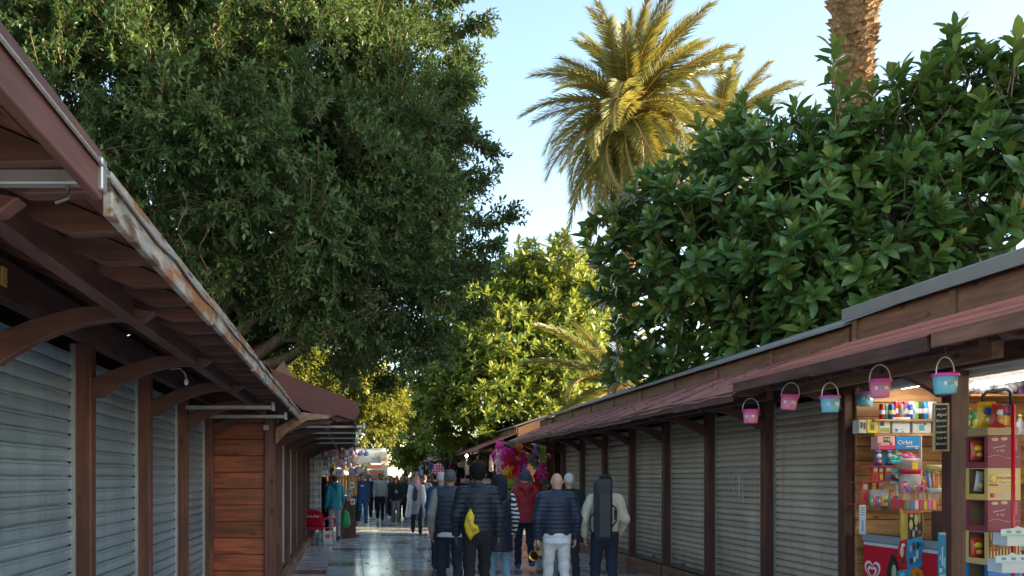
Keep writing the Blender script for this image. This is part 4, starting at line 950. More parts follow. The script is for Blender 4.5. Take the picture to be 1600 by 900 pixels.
# ------------------------------------------------------------------ kiosk fittings (parts of the kiosk)
def col(c, rough=.45, metal=0.): return plain('paint_%02d_%02d_%02d_%d' % (int(c[0]*99), int(c[1]*99), int(c[2]*99), int(rough*10)), c, rough, metal, .1)
for i in range(18):
    MB().b2(4.99, 6.98, 8.10+.003*(i % 2), 8.135, .02+.145*i, .02+.145*(i+1)-.005).build('plank', M_KIOSK, sD, bevel=.003)
M_KY = wood('kiosk_wood_side', (.30, .13, .045), (.60, .31, .11), 'y', .5)
for i in range(18): MB().b2(6.985+.003*(i % 2), 7.01, 5.5, 8.1, .02+.145*i, .02+.145*(i+1)-.005).build('plank', M_KY, sD, bevel=.003)
M_PALEM = plain('pale_sheet_metal', (.55, .56, .52), .5, .2)
for i in range(5): MB().b2(5.12+.38*i, 5.12+.38*(i+1)-.01, 5.5, 8.09, 2.60, 2.62).build('ceiling_sheet', M_PALEM, sD)
MB().b2(5.06, 5.2, 5.5, 8.09, 2.43, 2.585).build('shutter_box', M_PALEM, sD, bevel=.01)
MB().b2(4.93, 5.05, 5.5, 6.68, 2.47, 2.56).build('door_track', M_PALEM, sD, bevel=.006)
M_TUBE = plain('lit_tube', (1., .96, .88), .4, emit=7.)
for X, a, b in ((5.92, 6.3, 7.95), (5.34, 7.15, 7.95)):
    t = thing('fluorescent_lamp', 'lit white tube lamp under the kiosk ceiling, %s' % ('the long one on the right' if X > 5.5 else 'above the drink cans'), 'lamp', (X, (a+b)/2, 2.5))
    MB().tube([(X, a, 2.47), (X, b, 2.47)], .019, 10).build('tube', M_TUBE, t, True)
    MB().b2(X-.035, X+.035, a-.03, b+.03, 2.495, 2.55).build('housing', M_WHITE, t, bevel=.008)
def shelf(x0, x1, Y0, Y1, z, th=.022): MB().b2(x0, x1, Y0, Y1, z-th, z).build('shelf', M_KIOSK, sD, bevel=.003)
def zat(y, Y): return 1.6+(745-y)/1280*Y
def xat(x, Y): return (x-550)/1280*Y
YS = 7.95
Z1, Z2, Z3 = zat(655, 7.85), zat(677.5, 7.85), zat(791, 7.8)
shelf(5.0, 5.95, 7.84, 8.095, Z1); shelf(5.0, 5.95, 7.84, 8.095, Z2); shelf(5.0, 5.95, 7.62, 8.095, Z3, .05)
shelf(5.9, 6.95, 7.8, 8.095, zat(617, 7.9)); shelf(5.9, 6.95, 7.8, 8.095, 1.55)
def can(x, Y, z, r, h, c, lab, grp=None, c2=None):
    t = thing('drink_can', lab, 'can', (x, Y, z), 0, grp)
    MB().lathe([(r*.8, 0), (r, .01), (r, h-.012), (r*.82, h)], (0, 0, 0), 14).build('body', col(c, .3, .3), t, True, True)
    MB().lathe([(r*1.01, h*.35), (r*1.01, h*.62)], (0, 0, 0), 14, False).build('band', col(c2 or (.7, .7, .7)), t, True, True)
    MB().lathe([(r*.8, h+.0005), (r*.78, h+.004), (0.001, h+.003)], (0, 0, 0), 14).build('lid', M_STEEL, t, True, True)
cc = [((.45, .02, .04), 'red'), ((.02, .25, .06), 'green'), ((.02, .12, .45), 'blue'), ((.4, .03, .05), 'crimson'), ((.55, .18, .02), 'orange'), ((.03, .2, .5), 'light blue'), ((.04, .10, .38), 'dark blue'), ((.6, .55, .6), 'silver')]
for i, (c, n) in enumerate(cc): can(5.09+.073*i*.62+.02, 7.90+.02*(i % 2), Z1, .024, .145, c, '%s drink can in the row on the left of the upper shelf' % n, None, ((.75, .75, .7), (.1, .3, .6), (.8, .6, .1))[i % 3])
tall = [(1399, (.45, .01, .03), 'red'), (1404, (.40, .01, .03), 'dark red'), (1414, (.25, .03, .12), 'plum'), (1423, (.65, .68, .66), 'white'), (1430, (.20, .55, .08), 'lime'), (1436, (.05, .04, .04), 'black'), (1445, (.02, .20, .50), 'blue'), (1452, (.55, .58, .62), 'silver'), (1459, (.30, .45, .6), 'pale blue')]
for x, c, n in tall: can(xat(x, 7.92), 7.92, Z1, .027, .172, c, 'tall %s can standing on the upper kiosk shelf' % n, None, (.6, .6, .6) if n != 'white' else (.05, .1, .2))
def carton(lab, x0, x1, y0, y1, Y, c, dep=.12, deco=(), cat='box', name='carton', txt=None, rough=.5, grp=None):
    """a box with its front at depth Y; edges given as sighted"""
    X0, X1, z0, z1 = xat(x0, Y), xat(x1, Y), zat(y1, Y), zat(y0, Y)
    t = thing(name, lab, cat, ((X0+X1)/2, Y+dep/2, z0), 0, grp)
    MB().b2(X0, X1, Y, Y+dep, z0+.001, z1).build('box_body', col(c, rough), t, bevel=.003)
    for (a, b, d, e, cc_) in deco:
        MB().b2(X0+(X1-X0)*a, X0+(X1-X0)*b, Y-.003, Y-.0005, z0+(z1-z0)*d, z0+(z1-z0)*e).build('print_patch', col(cc_), t)
    if txt:
        for (s_, fx, fz, sz, tc) in txt: text(s_, sz, (X0+(X1-X0)*fx, Y-.005, z0+(z1-z0)*fz), col(tc), t)
    return t
zb2 = 677
carton('small white coffee box with dark print at the left end of the box shelf', 1342, 1354, 656, zb2, 7.87, (.62, .6, .55), .1, [(.2, .45, .4, .85, (.05, .03, .02)), (.6, .85, .3, .8, (.1, .05, .03))])
carton('yellow coffee box with a brown cup on the box shelf', 1355, 1373, 656, zb2, 7.87, (.66, .55, .04), .1, [(.3, .62, .25, .65, (.2, .09, .04)), (.28, .64, .66, .74, (.5, .4, .3))])
carton('white tea box with green print and black seal on the box shelf', 1374, 1391, 656, zb2, 7.87, (.66, .66, .6), .1, [(.08, .42, .55, .95, (.02, .02, .02)), (.08, .92, .1, .4, (.3, .35, .06))])
carton('lower white gum carton of the pair on the box shelf', 1394.5, 1422, 661.5, zb2, 7.87, (.62, .62, .62), .14, [(.15, .3, .2, .45, (.03, .15, .4)), (.42, .6, .35, .45, (.2, .35, .6)), (.5, .65, .1, .22, (.7, .2, .03))])
carton('upper white gum carton of the pair on the box shelf', 1395.5, 1422.5, 652, 661.3, 7.87, (.62, .62, .62), .13, [(.15, .3, .2, .75, (.03, .15, .4)), (.45, .62, .5, .7, (.2, .35, .6)), (.5, .65, .1, .35, (.7, .2, .03))])
carton('open cardboard carton with a turquoise heart on the box shelf', 1426, 1455, 659, zb2, 7.87, (.58, .56, .53), .14, [(.35, .62, .25, .7, (.05, .38, .42)), (.6, .72, .72, .9, (.05, .05, .06)), (.05, .5, .82, .9, (.25, .25, .25))])
carton('brown tray behind the turquoise heart carton', 1427, 1448, 651, 658.8, 7.95, (.30, .16, .05), .1)
carton('pink gum box with a black oval beside the blue gum box', 1371, 1399, 681.5, 702, 7.8, (.75, .40, .34), .1, [(.0, 1., .0, .3, (.7, .02, .16)), (.33, .70, .55, .93, (.02, .02, .02)), (.05, .18, .3, .5, (.05, .35, .1)), (.68, .82, .3, .55, (.6, .03, .05))], txt=[('FINI', .5, .74, .035, (.8, .8, .8))])
carton('blue gum box with white Orbit lettering', 1400, 1438, 682, 702, 7.8, (.01, .25, .60), .1, [(.42, .95, .18, .26, (.7, .75, .8)), (.8, .9, .04, .12, (.8, .8, .8))], txt=[('Orbit', .36, .52, .062, (.85, .87, .9))])
MB().b2(xat(1399, 7.84), xat(1400.3, 7.84), 7.82, 7.85, Z3, zat(681, 7.84)).build('display_upright', M_WHITE, sD); MB().b2(xat(1437, 7.84), xat(1438.3, 7.84), 7.82, 7.85, Z3, zat(681, 7.84)).build('display_upright', M_WHITE, sD)
def tray(lab, x0, x1, y0, y1, Y, cols, front):
    X0, X1, z0, z1 = xat(x0, Y), xat(x1, Y), zat(y1, Y), zat(y0, Y)
    t = thing('gum_tray', lab, 'tray', ((X0+X1)/2, Y, z0))
    MB().prism([(Y-.02, z0), (Y-.02, z0+.022), (Y+.12, z1-.01), (Y+.12, z0+.0)], 'x', X0, X1).build('tray_body', col(front), t)
    n = 4; m = 3
    for i in range(n):
        for j in range(m):
            f0 = (j+.12)/m; yy = Y-.015+.13*f0; zc = z0+.03+(z1-.02-z0-.022)*f0
            MB().box((X0+(X1-X0)*(i+.5)/n, yy+.02, zc+.008), ((X1-X0)/n*.8, .034, .012), (.5, 0, .25)).build('pack', col(cols[(i+j) % len(cols)]), t)
tray('tray of green gum packs below the blue gum box', 1391, 1413, 706, 724, 7.72, [(.02, .35, .10), (.03, .45, .2), (.02, .28, .12), (.6, .65, .6)], (.1, .5, .65))
tray('tray of pink gum packs right of the green ones', 1413.6, 1436, 705, 721, 7.72, [(.75, .02, .25), (.8, .06, .35), (.7, .55, .5)], (.7, .6, .55))
tray('tray of pale mint packs in the middle of the gum display', 1390, 1412, 726, 741, 7.70, [(.2, .5, .42), (.5, .6, .55), (.65, .65, .6)], (.3, .55, .62))
tray('nearly empty blue gum tray at the bottom of the gum display', 1389, 1406, 742, 756, 7.68, [(.02, .12, .3), (.25, .18, .1)], (.55, .62, .66))
def stand_bag(lab, x, y0, y1, wpx, Y, c, c2, name='snack_bag', cat='bag', tilt=0., grp=None, c3=None):
    """upright crimped foil bag"""
    X = xat(x, Y); z0, z1 = zat(y1, Y), zat(y0, Y); W = wpx/1280*Y; H = z1-z0
    t = thing(name, lab, cat, (X, Y, z0), 0, grp); V = []; F = []; nx, nz = 6, 8
    for side in (-1, 1):
        for j in range(nz+1):
            v = j/nz
            for i in range(nx+1):
                u = i/nx*2-1; bl = math.sqrt(max(0, 1-u*u))*math.sin(math.pi*v)**.5*W*.22
                V.append((u*W/2*(1-.06*math.sin(math.pi*v)), side*bl+random.uniform(-.002, .002), v*H))
    k = (nx+1)*(nz+1)
    for s in (0, 1):
        for j in range(nz):
            for i in range(nx): a = s*k+j*(nx+1)+i; F.append((a, a+1, a+nx+2, a+nx+1))
    o = MB().add(V, F).build('foil', col(c, .28), t, True, True); o.rotation_euler.y = tilt
    o2 = MB().sphere((0, -W*.21, H*.62), (W*.33, .012, H*.15), 12, 6).build('brand_patch', col(c2), t, True, True); o2.rotation_euler.y = tilt
    o2 = MB().sphere((W*.08, -W*.2, H*.28), (W*.26, .014, H*.13), 12, 6).build('picture_patch', col(c3 or (.7, .45, .1)), t, True, True); o2.rotation_euler.y = tilt
    return t
stand_bag('dark blue sweet bag with a white mouse-ear print left of the gum trays', 1372, 703, 728, 13, 7.75, (.02, .03, .16), (.75, .7, .7), c3=(.7, .3, .25))
stand_bag('dark blue sweet bag with a green print left of the gum trays', 1389, 703, 727, 12, 7.76, (.02, .04, .2), (.6, .6, .5), c3=(.15, .35, .08))
for i, (x, y0, y1, w_, lab) in enumerate(((1368, 729, 752, 9, 'topmost left'), (1377, 730, 752, 7, 'topmost middle'), (1388, 729, 752, 10, 'topmost right'), (1352, 754, 786, 9, 'lowest left'), (1366, 754, 766, 8, 'small middle'), (1376, 755, 765, 7, 'small right'))):
    carton('%s orange-red lolly box on the red sweet stand' % lab, x-w_/2, x+w_/2, y0, y1, 7.66, (.62, .12, .03), .05, [(.15, .85, .68, .92, (.75, .68, .6)), (.2, .8, .12, .5, ((.6, .02, .06), (.75, .5, .1), (.1, .2, .5))[i % 3])])
for (a, b, y) in ((1345, 1397, 728.5), (1342, 1382, 752.5), (1334, 1364, 787)): MB().b2(xat(a, 7.62), xat(b, 7.62), 7.6, 7.74, zat(y+1.6, 7.62), zat(y, 7.62)).build('sweet_stand_shelf', col((.55, .01, .05)), sD)
jar = thing('candy_jar', 'clear candy jar with a red lid full of pale sweets', 'jar', PX(1423, 771, 7.55))
MB().lathe([(.085, 0), (.09, .02), (.09, .16), (.075, .18)], (0, 0, 0), 18).build('glass', plain('jar_plastic', (.5, .42, .42), .12), jar, True, True)
MB().lathe([(.08, .181), (.08, .215), (.07, .225)], (0, 0, 0), 18).build('lid', col((.6, .01, .03)), jar, True, True)
up = thing('candy_jar', 'upper clear sweet jar with a yellow price label', 'jar', PX(1424, 738, 7.62)); MB().lathe([(.07, 0), (.085, .02), (.085, .1), (.07, .12)], (0, 0, 0), 18).build('glass', plain('jar_plastic2', (.48, .36, .34), .15), up, True, True)
MB().box((-.03, -.092, .06), (.05, .006, .07)).build('price_label', col((.8, .6, .02)), up, local=True)
lc = [(.7, .05, .08), (.05, .4, .12), (.8, .6, .05), (.05, .25, .6), (.75, .2, .45), (.75, .72, .66), (.85, .35, .04)]
lcn = ('red', 'green', 'yellow', 'blue', 'pink', 'white', 'orange')
lr = random.Random(5)
for i in range(34):
    x = 1412+lr.uniform(0, 54); y = 753+lr.uniform(0, 14); Y = 7.35+lr.uniform(0, .2); X, _, Z = PX(x, y, Y); c = lc[i % 7]; c2 = lc[(i*3+2) % 7]
    t = thing('lollipop', '%s lollipop with a %s swirl, %s of the lollipop bunch' % (lcn[i % 7], lcn[(i*3+2) % 7], 'left side' if x < 1430 else 'middle' if x < 1448 else 'post side'), 'lollipop', (X, Y, Z), 0, 'lollipops in the kiosk'); r = lr.uniform(.018, .036)
    MB().sphere((0, 0, 0), (r, r*.45, r), 10, 8).build('candy', col(c, .3), t, True, True); MB().sphere((0, -r*.12, 0), (r*.6, r*.42, r*.6), 10, 8).build('swirl', col(c2, .3), t, True, True)
    MB().tube([(0, 0, -r), (lr.uniform(-.01, .01), 0, -.17)], .0035, 5).build('stick', col((.75, .68, .55)), t, local=True)
carton('rainbow striped lollipop carton under the lollipops', 1413, 1466, 781, 797, 7.3, (.65, .08, .08), .2, [(.05+.13*i, .15+.13*i, .08, .92, lc[(i*2+1) % 7]) for i in range(7)])
carton('grey plastic cash box with a pink sticker on the counter', 1362, 1389, 765, 790, 7.62, (.45, .44, .42), .14, [(.15, .5, .3, .66, (.75, .55, .55)), (.55, .98, .06, .8, (.56, .56, .54))])
carton('small white desk calendar with a blue top on the counter', 1383, 1403, 779, 791, 7.6, (.66, .66, .64), .05, [(.06, .94, .7, .97, (.03, .12, .36))]+[(.1+.17*i, .2+.17*i, .25, .5, (.1, .1, .12)) for i in range(5)])
carton('white paper notice taped under the counter edge', 1343, 1353, 789, 835, 7.5, (.6, .64, .68), .004, [(.2, .8, .9-.08*i, .93-.08*i, (.1, .12, .16)) for i in range(4)]+[(.35, .6, .1, .5, (.2, .4, .55))], 'notice', 'notice')
# freezer with heart logo
fz = thing('ice_cream_freezer', 'red and white ice cream freezer with a white heart logo, inside the kiosk', 'freezer', (4.8, 7.6, 0))
MB().b2(4.965, 5.6, 6.84, 7.96, .06, .975).build('cabinet', col((.68, .68, .68), .35), fz, bevel=.012)
MB().b2(4.955, 5.61, 6.83, 7.97, .977, 1.05).build('lid_frame', col((.28, .30, .31), .5), fz, bevel=.01)
MB().b2(5.0, 5.56, 6.88, 7.92, 1.051, 1.057).build('glass_lid', plain('freezer_glass', (.03, .03, .035), .08), fz)
MB().b2(4.957, 4.964, 6.87, 7.935, .1, .945).build('red_front', col((.60, .005, .02), .35), fz)
def heart(cx, cz, s, n=28):
    return [(cx+s*16*math.sin(t)**3/17, cz+s*(13*math.cos(t)-5*math.cos(2*t)-2*math.cos(3*t)-math.cos(4*t))/17) for t in [2*math.pi*i/n for i in range(n)]]
for i, (s, c) in enumerate(((.125, (.8, .78, .78)), (.098, (.60, .005, .02)), (.072, (.8, .78, .78)), (.046, (.60, .005, .02)))):
    MB().prism(heart(7.80, .71-.006*i, s), 'x', 4.955-.0015*i, 4.9565-.0015*i).build('heart_logo', col(c, .35), fz)
MB().prism([(7.50+a*.16, .60+b*.1) for a, b in ((-.6, -3), (.6, -3), (.62, .5), (.42, 1.8), (.1, 2.9), (-.15, 2.7), (-.5, 1.6), (-.66, .5))], 'x', 4.949, 4.9555).build('bottle_picture', M_BLACK, fz)
MB().sphere((4.949, 7.48, .72), (.004, .035, .08), 10, 8).build('leaf_picture', col((.5, .55, .3)), fz, True)
# hanging ice-cream menu board
ib = thing('ice_cream_menu', 'tall cut-out ice cream menu board with pictures of lollies, in front of the freezer', 'menu board', PX(1406, 900, 7.1))
def plate(name, pts, Y, c, par, th=.006): MB().prism([(xat(x, Y), zat(y, Y)) for x, y in pts], 'y', Y, Y+th).build(name, col(c), par)
plate('gold_panel', [(1407, 793), (1411, 797), (1419, 800), (1442, 800), (1444, 815), (1441, 845), (1420, 848), (1408, 842), (1406, 815)], 7.1, (.55, .36, .05), ib)
plate('brown_panel', [(1419, 800), (1441, 802), (1442, 830), (1438, 845), (1419, 843)], 7.096, (.07, .035, .025), ib, .003)
plate('red_header', [(1412, 798), (1440, 798), (1440, 802), (1412, 802)], 7.094, (.75, .1, .02), ib, .003)
plate('red_panel', [(1406, 846), (1418, 842), (1419, 862), (1417, 888), (1406, 884), (1402, 865)], 7.092, (.5, .02, .03), ib, .005)
plate('blue_panel', [(1418, 844), (1441, 838), (1442, 850), (1440, 886), (1418, 888), (1416, 866)], 7.09, (.02, .30, .60), ib, .005)
plate('orange_panel', [(1424, 890), (1432, 886), (1442, 892), (1443, 925), (1422, 925)], 7.088, (.65, .25, .03), ib, .005)
plate('lower_panel', [(1403, 892), (1423, 888), (1423, 925), (1403, 925)], 7.09, (.05, .3, .5), ib, .004)
ir = random.Random(2)
for x, y, w_, h_, c in [(1424, 820, 3, 8, (.65, .55, .2)), (1432, 812, 3, 9, (.7, .6, .25)), (1425, 806, 3, 3, (.6, .5, .1)), (1437, 810, 2.5, 8, (.5, .35, .12)), (1411, 812, 3, 12, (.6, .42, .1)), (1428, 834, 2, 6, (.6, .5, .35)), (1437, 832, 3, 4, (.35, .15, .1)), (1432, 826, 1.6, 4, (.6, .6, .6)),
                        (1410, 862, 3, 9, (.65, .5, .3)), (1410, 876, 4, 4, (.1, .04, .03)), (1412, 852, 3, 3, (.7, .7, .7)), (1424, 858, 2.5, 6, (.35, .4, .5)), (1428, 854, 2.5, 7, (.12, .05, .03)), (1434, 866, 2, 7, (.7, .6, .4)), (1424, 876, 3, 5, (.1, .04, .05)), (1430, 874, 2, 5, (.75, .75, .72)), (1435, 852, 2.4, 5, (.03, .03, .03)), (1433, 898, 4, 5, (.4, .15, .03)), (1412, 900, 5, 6, (.1, .5, .7))]:
    X, _, Z = PX(x, y, 7.083); MB().sphere((X, 7.087, Z), (w_/180, .006, h_/180), 10, 8).build('lolly_picture', col(c), ib, True)
# slush poster on the post, chalkboard, blue bottle
po = carton('narrow blue poster with white figures fixed to the kiosk post', 1466.5, 1478.5, 832, 912, 6.66, (.02, .26, .45), .01, [(.1, .9, .955, 1., (.5, .6, .65)), (.42, .56, .35, .72, (.6, .75, .8)), (.15, .3, .45, .55, (.3, .55, .7)), (.68, .85, .3, .52, (.3, .55, .7)), (.12, .4, .22, .3, (.6, .75, .8)), (.15, .9, .1, .18, (.35, .6, .7))], 'poster', 'poster')
cb = thing('chalkboard', 'small chalkboard with white handwriting hung on the kiosk post', 'chalkboard', PX(1470.5, 705, 6.6)); Yc = 6.6
X0, X1, z0, z1 = xat(1458.5, Yc), xat(1483, Yc), zat(705, Yc), zat(630, Yc)
MB().b2(X0+.01, X1-.01, Yc+.004, Yc+.012, z0+.01, z1-.01).build('slate', plain('slate', (.015, .016, .016), .7), cb)
M_PINE = wood('pine_frame', (.45, .32, .16), (.65, .5, .28), 'z', .6, False)
for a in ((X0, X0+.014, z0, z1), (X1-.014, X1, z0, z1)): MB().b2(a[0], a[1], Yc-.003, Yc+.013, a[2], a[3]).build('frame_bar', M_PINE, cb)
for a in ((X0+.0145, X1-.0145, z0, z0+.014), (X0+.0145, X1-.0145, z1-.014, z1)): MB().b2(a[0], a[1], Yc-.003, Yc+.013, a[2], a[3]).build('frame_bar', M_PINE, cb)
for i, s_ in enumerate(('Hay por', 'Algod', 'limon', 'Granizad', 'Golosin', 'Cola de', 'Kiosco')): text(s_, .045 if i != 1 else .06, ((X0+X1)/2+.003*(i % 2), Yc+.002, z1-.045-.047*i), M_WHITE, cb, (R(90), R(-4), 0), .2, wide=.082)
bb = thing('water_bottle', 'tall translucent blue bottle hanging beside the kiosk post', 'bottle', PX(1500, 637, 6.75)); MB().lathe([(.025, 0), (.032, .01), (.034, .19), (.03, .225), (.012, .245), (.012, .265)], (0, 0, 0), 16).build('body', plain('blue_bottle', (.01, .06, .55), .15), bb, True, True); MB().lathe([(.014, .266), (.014, .285)], (0, 0, 0), 12).build('cap', M_WHITE, bb, True, True)
# snack display on the right of the post
for i, (x, y0, y1, w_, c, c2) in enumerate(((1500, 645, 688, 20, (.03, .22, .05), (.6, .5, .1)), (1514, 643, 686, 20, (.04, .28, .06), (.7, .55, .15)), (1524, 646, 684, 18, (.02, .18, .04), (.55, .4, .1)), (1500, 690, 728, 20, (.12, .03, .08), (.5, .2, .3)), (1500, 728, 760, 20, (.30, .16, .06), (.6, .3, .3)), (1500, 758, 798, 18, (.03, .17, .05), (.5, .4, .2)), (1508, 700, 740, 14, (.06, .03, .03), (.6, .6, .5)))):
    stand_bag('%s crisp bag clipped on the snack rack right of the kiosk post' % ('left green', 'middle green', 'right green', 'dark purple', 'brown', 'lowest green', 'black')[i], x, y0, y1, w_, 6.75+.03*i, c, c2, tilt=.25)
MB().b2(xat(1494, 6.9), xat(1512, 6.9), 6.85, 7.2, .0, zat(800, 6.9)).build('cupboard', M_POST, sD, bevel=.006)
def stripes_mat(name, a, b, sc):
    t = NT(name); wv = t.n('TexWave', {'Vector': t.coords((1, 1, 0), False), 'Scale': sc, 'Distortion': 0.}, bands_direction='X'); t.p('Base Color', t.ramp(wv.outputs[0], [(.45, a), (.55, b)])); t.p('Roughness', .6); return t.m
M_CR = stripes_mat('cream_stripes', (.62, .52, .30), (.66, .42, .10), 16.); M_BRS = stripes_mat('brown_stripes', (.66, .45, .16), (.13, .05, .02), 13.); M_MAR = plain('maroon_card', (.26, .035, .065), .55); M_BLU = plain('blue_card', (.01, .16, .45), .5); M_KRAFT = plain('kraft_inside', (.25, .16, .08), .8)
SX0, SX1, SY0, SY1 = 4.81, 5.06, 6.2, 6.42
lv = [(681, 731, M_MAR, 'topmost maroon snack carton of the popcorn stack', 'GREFUSA'), (731.4, 781.6, M_CR, 'cream striped popcorn carton, second in the stack', 'PALOMITAS'), (782, 831, M_MAR, 'lower maroon snack carton of the popcorn stack', 'SNACK'), (831.6, 883, M_BRS, 'brown and gold striped popcorn carton in the stack', 'PALOMITAS'), (883.5, 930, M_BLU, 'blue snack carton at the bottom of the popcorn stack', '')]
for i, (ya, yb2_, m, lab, tx) in enumerate(lv):
    z0, z1 = zat(yb2_, 6.2), zat(ya, 6.2); t = thing('snack_carton', lab, 'carton', ((SX0+SX1)/2, 6.31, z0), 0, 'stacked snack cartons')
    MB().b2(SX0+.002, SX1, SY0, SY0+.004, z0, z1).build('front', m, t); MB().b2(SX1-.004, SX1, SY0+.0045, SY1, z0, z1).build('side', m, t); MB().b2(SX0+.002, SX1, SY1-.004, SY1, z0, z1).build('rear', M_KRAFT, t)
    MB().b2(SX0, SX0+.004, SY0, SY1, z0, z0+.045).build('lip', m, t); MB().b2(SX0, SX0+.004, SY0, SY0+.03, z0+.0455, z1).build('lip', m, t); MB().b2(SX0, SX0+.004, SY1-.03, SY1, z0+.0455, z1).build('lip', m, t); MB().b2(SX0+.005, SX1-.005, SY0+.005, SY1-.005, z0+.001, z0+.006).build('base', M_KRAFT, t); MB().b2(SX0+.005, SX1-.005, SY0+.005, SY1-.005, z1-.005, z1-.001).build('lid', m, t)
    cx = (SX0+SX1)/2
    if tx == 'PALOMITAS':
        lc_ = (.5, .06, .04) if m is M_CR else (.75, .6, .4)
        plate_c = col((.66, .5, .2) if m is M_CR else (.2, .07, .03)); MB().b2(cx-.055, cx+.09, SY0-.0025, SY0-.0005, z0+.125, z0+.2).build('print_patch', plate_c, t)
        text(tx, .03, (cx+.018, SY0-.004, z0+.168), col(lc_), t, wide=.135); text('Popcorn', .028, (cx+.015, SY0-.004, z0+.138), col((.7, .3, .08)), t, wide=.1)
        MB().b2(cx-.115, cx-.045, SY0-.0025, SY0-.0005, z0+.108, z0+.122).build('print_patch', col((.45, .01, .03)), t); MB().b2(cx-.06, cx+.085, SY0-.0025, SY0-.0005, z0+.02, z0+.055).build('print_patch', col((.55, .38, .28)), t)
        MB().sphere((cx-.085, SY0-.002, z0+.16), (.026, .004, .032), 10, 8).build('picture_patch', col((.7, .5, .08) if m is M_CR else (.35, .15, .05)), t, True)
        MB().sphere((cx-.09, SY0-.002, z0+.037), (.018, .004, .018), 10, 8).build('seal', col((.5, .03, .04)), t, True)
    elif tx:
        for k, (dx, dz) in enumerate(((-.07, .215), (.0, .22))): MB().sphere((cx+dx, SY0-.001, z0+dz), (.028, .003, .013), 12, 6).build('seal', col((.65, .45, .3)), t, True)
        MB().b2(cx+.055, cx+.1, SY0-.002, SY0-.0005, z0+.13, z0+.23).build('print_patch', col((.36, .10, .10)), t)
        text('Nuevo snack', .018, (cx-.04, SY0-.003, z0+.16), col((.75, .7, .65)), t, (R(90), R(-12), 0), .1, wide=.09); text('de 50g', .022, (cx-.03, SY0-.003, z0+.13), col((.65, .55, .35)), t)
        MB().tube([(cx-.12+.04*q, SY0-.002, z0+.085+.01*math.sin(q*1.1)) for q in range(7)], .0018, 4).build('wavy_line', col((.75, .5, .4)), t)
    if i in (0, 3): stand_bag('yellow and red crisp bag seen in the %s carton' % ('topmost' if i == 0 else 'brown striped'), 1526, ya+8, yb2_-12, 20, 6.34, (.55, .06, .03), (.75, .6, .03))
    if i == 1: stand_bag('silver crisp bag leaning in the cream carton', 1528, ya+5, yb2_-14, 14, 6.34, (.5, .5, .45), (.3, .3, .3), tilt=.15)
carton('low open cardboard tray on top of the carton stack', 1543, 1592, 668, 680.5, 6.2, (.42, .27, .12), .2)
stand_bag('big yellow crisp bag on top of the carton stack', 1541, 628, 668, 28, 6.33, (.68, .42, .02), (.02, .1, .4), c3=(.8, .75, .6))
stand_bag('red and yellow crisp bag leaning on the big yellow one', 1558, 631, 668, 26, 6.26, (.38, .03, .03), (.75, .7, .65), tilt=.12, c3=(.75, .5, .08))
rp = thing('red_display_frame', 'red upright pole of the snack display frame', 'display frame', (xat(1583, 6.05), 6.05, 0)); MB().tube([(xat(1583, 6.05), 6.05, 0), (xat(1583, 6.05), 6.05, zat(632, 6.05))], .012, 8).build('upright', col((.65, .005, .02), .3), rp, True); MB().b2(xat(1571, 6.06), xat(1581, 6.06), 6.07, 6.08, zat(664, 6.06), zat(633, 6.06)).build('header_card', col((.02, .08, .35)), rp); MB().b2(xat(1571, 6.05), xat(1581, 6.05), 6.06, 6.069, zat(664, 6.05), zat(649, 6.05)).build('header_patch', col((.7, .3, .03)), rp)
MB().sphere((xat(1576, 6.05), 6.068, zat(641, 6.05)), (.02, .006, .025), 10, 8).build('emblem', col((.65, .05, .03)), rp, True)
hs = [PX(1535, 632, 6.9), PX(1536, 618, 6.9), PX(1542, 613, 6.9), PX(1572, 608, 6.9), PX(1579, 612, 6.9), PX(1581, 640, 6.9)]
hd = MB().tube(hs, .014, 8).build('hand_truck_handle', plain('black_rubber', (.03, .03, .03), .4), None, True); tag(hd, 'black bent tube handle of a hand truck behind the crisp bags', 'hand truck')
for i, (x, w_) in enumerate(((1524, 34), (1572, 36))):
    t = thing('plastic_sack', ('left' if i == 0 else 'right')+' crumpled grey plastic sack on the top kiosk shelf', 'sack', PX(x, 617, 7.85)); g = random.Random(i)
    geo_obj('sack', [sdf_geo([ell((g.uniform(-.08, .08), g.uniform(-.04, .04), .05+g.uniform(0, .05)), (g.uniform(.05, .1), .08, g.uniform(.04, .07))) for _ in range(7)], .014, .02, lambda P, f: np.maximum(f+.006*np.sin(P[..., 0]*90+P[..., 2]*60), -P[..., 2]))], plain('grey_plastic', (.42, .42, .44), .3), t)
for x, y, c, n in ((1592, 607, (.22, .06, .40), 'purple spray bottle on the top shelf at the right edge'), (1594, 668, (.4, .4, .42), 'silver bottle on the middle shelf at the right edge')):
    t = thing('spray_bottle', n, 'bottle', PX(x, y+12, 7.85)); MB().lathe([(.03, 0), (.034, .01), (.034, .12), (.014, .15), (.014, .17)], (0, 0, 0), 14).build('body', col(c, .3), t, True, True); MB().lathe([(.018, .171), (.018, .2)], (0, 0, 0), 12).build('cap', col((.6, .5, .1)), t, True, True)
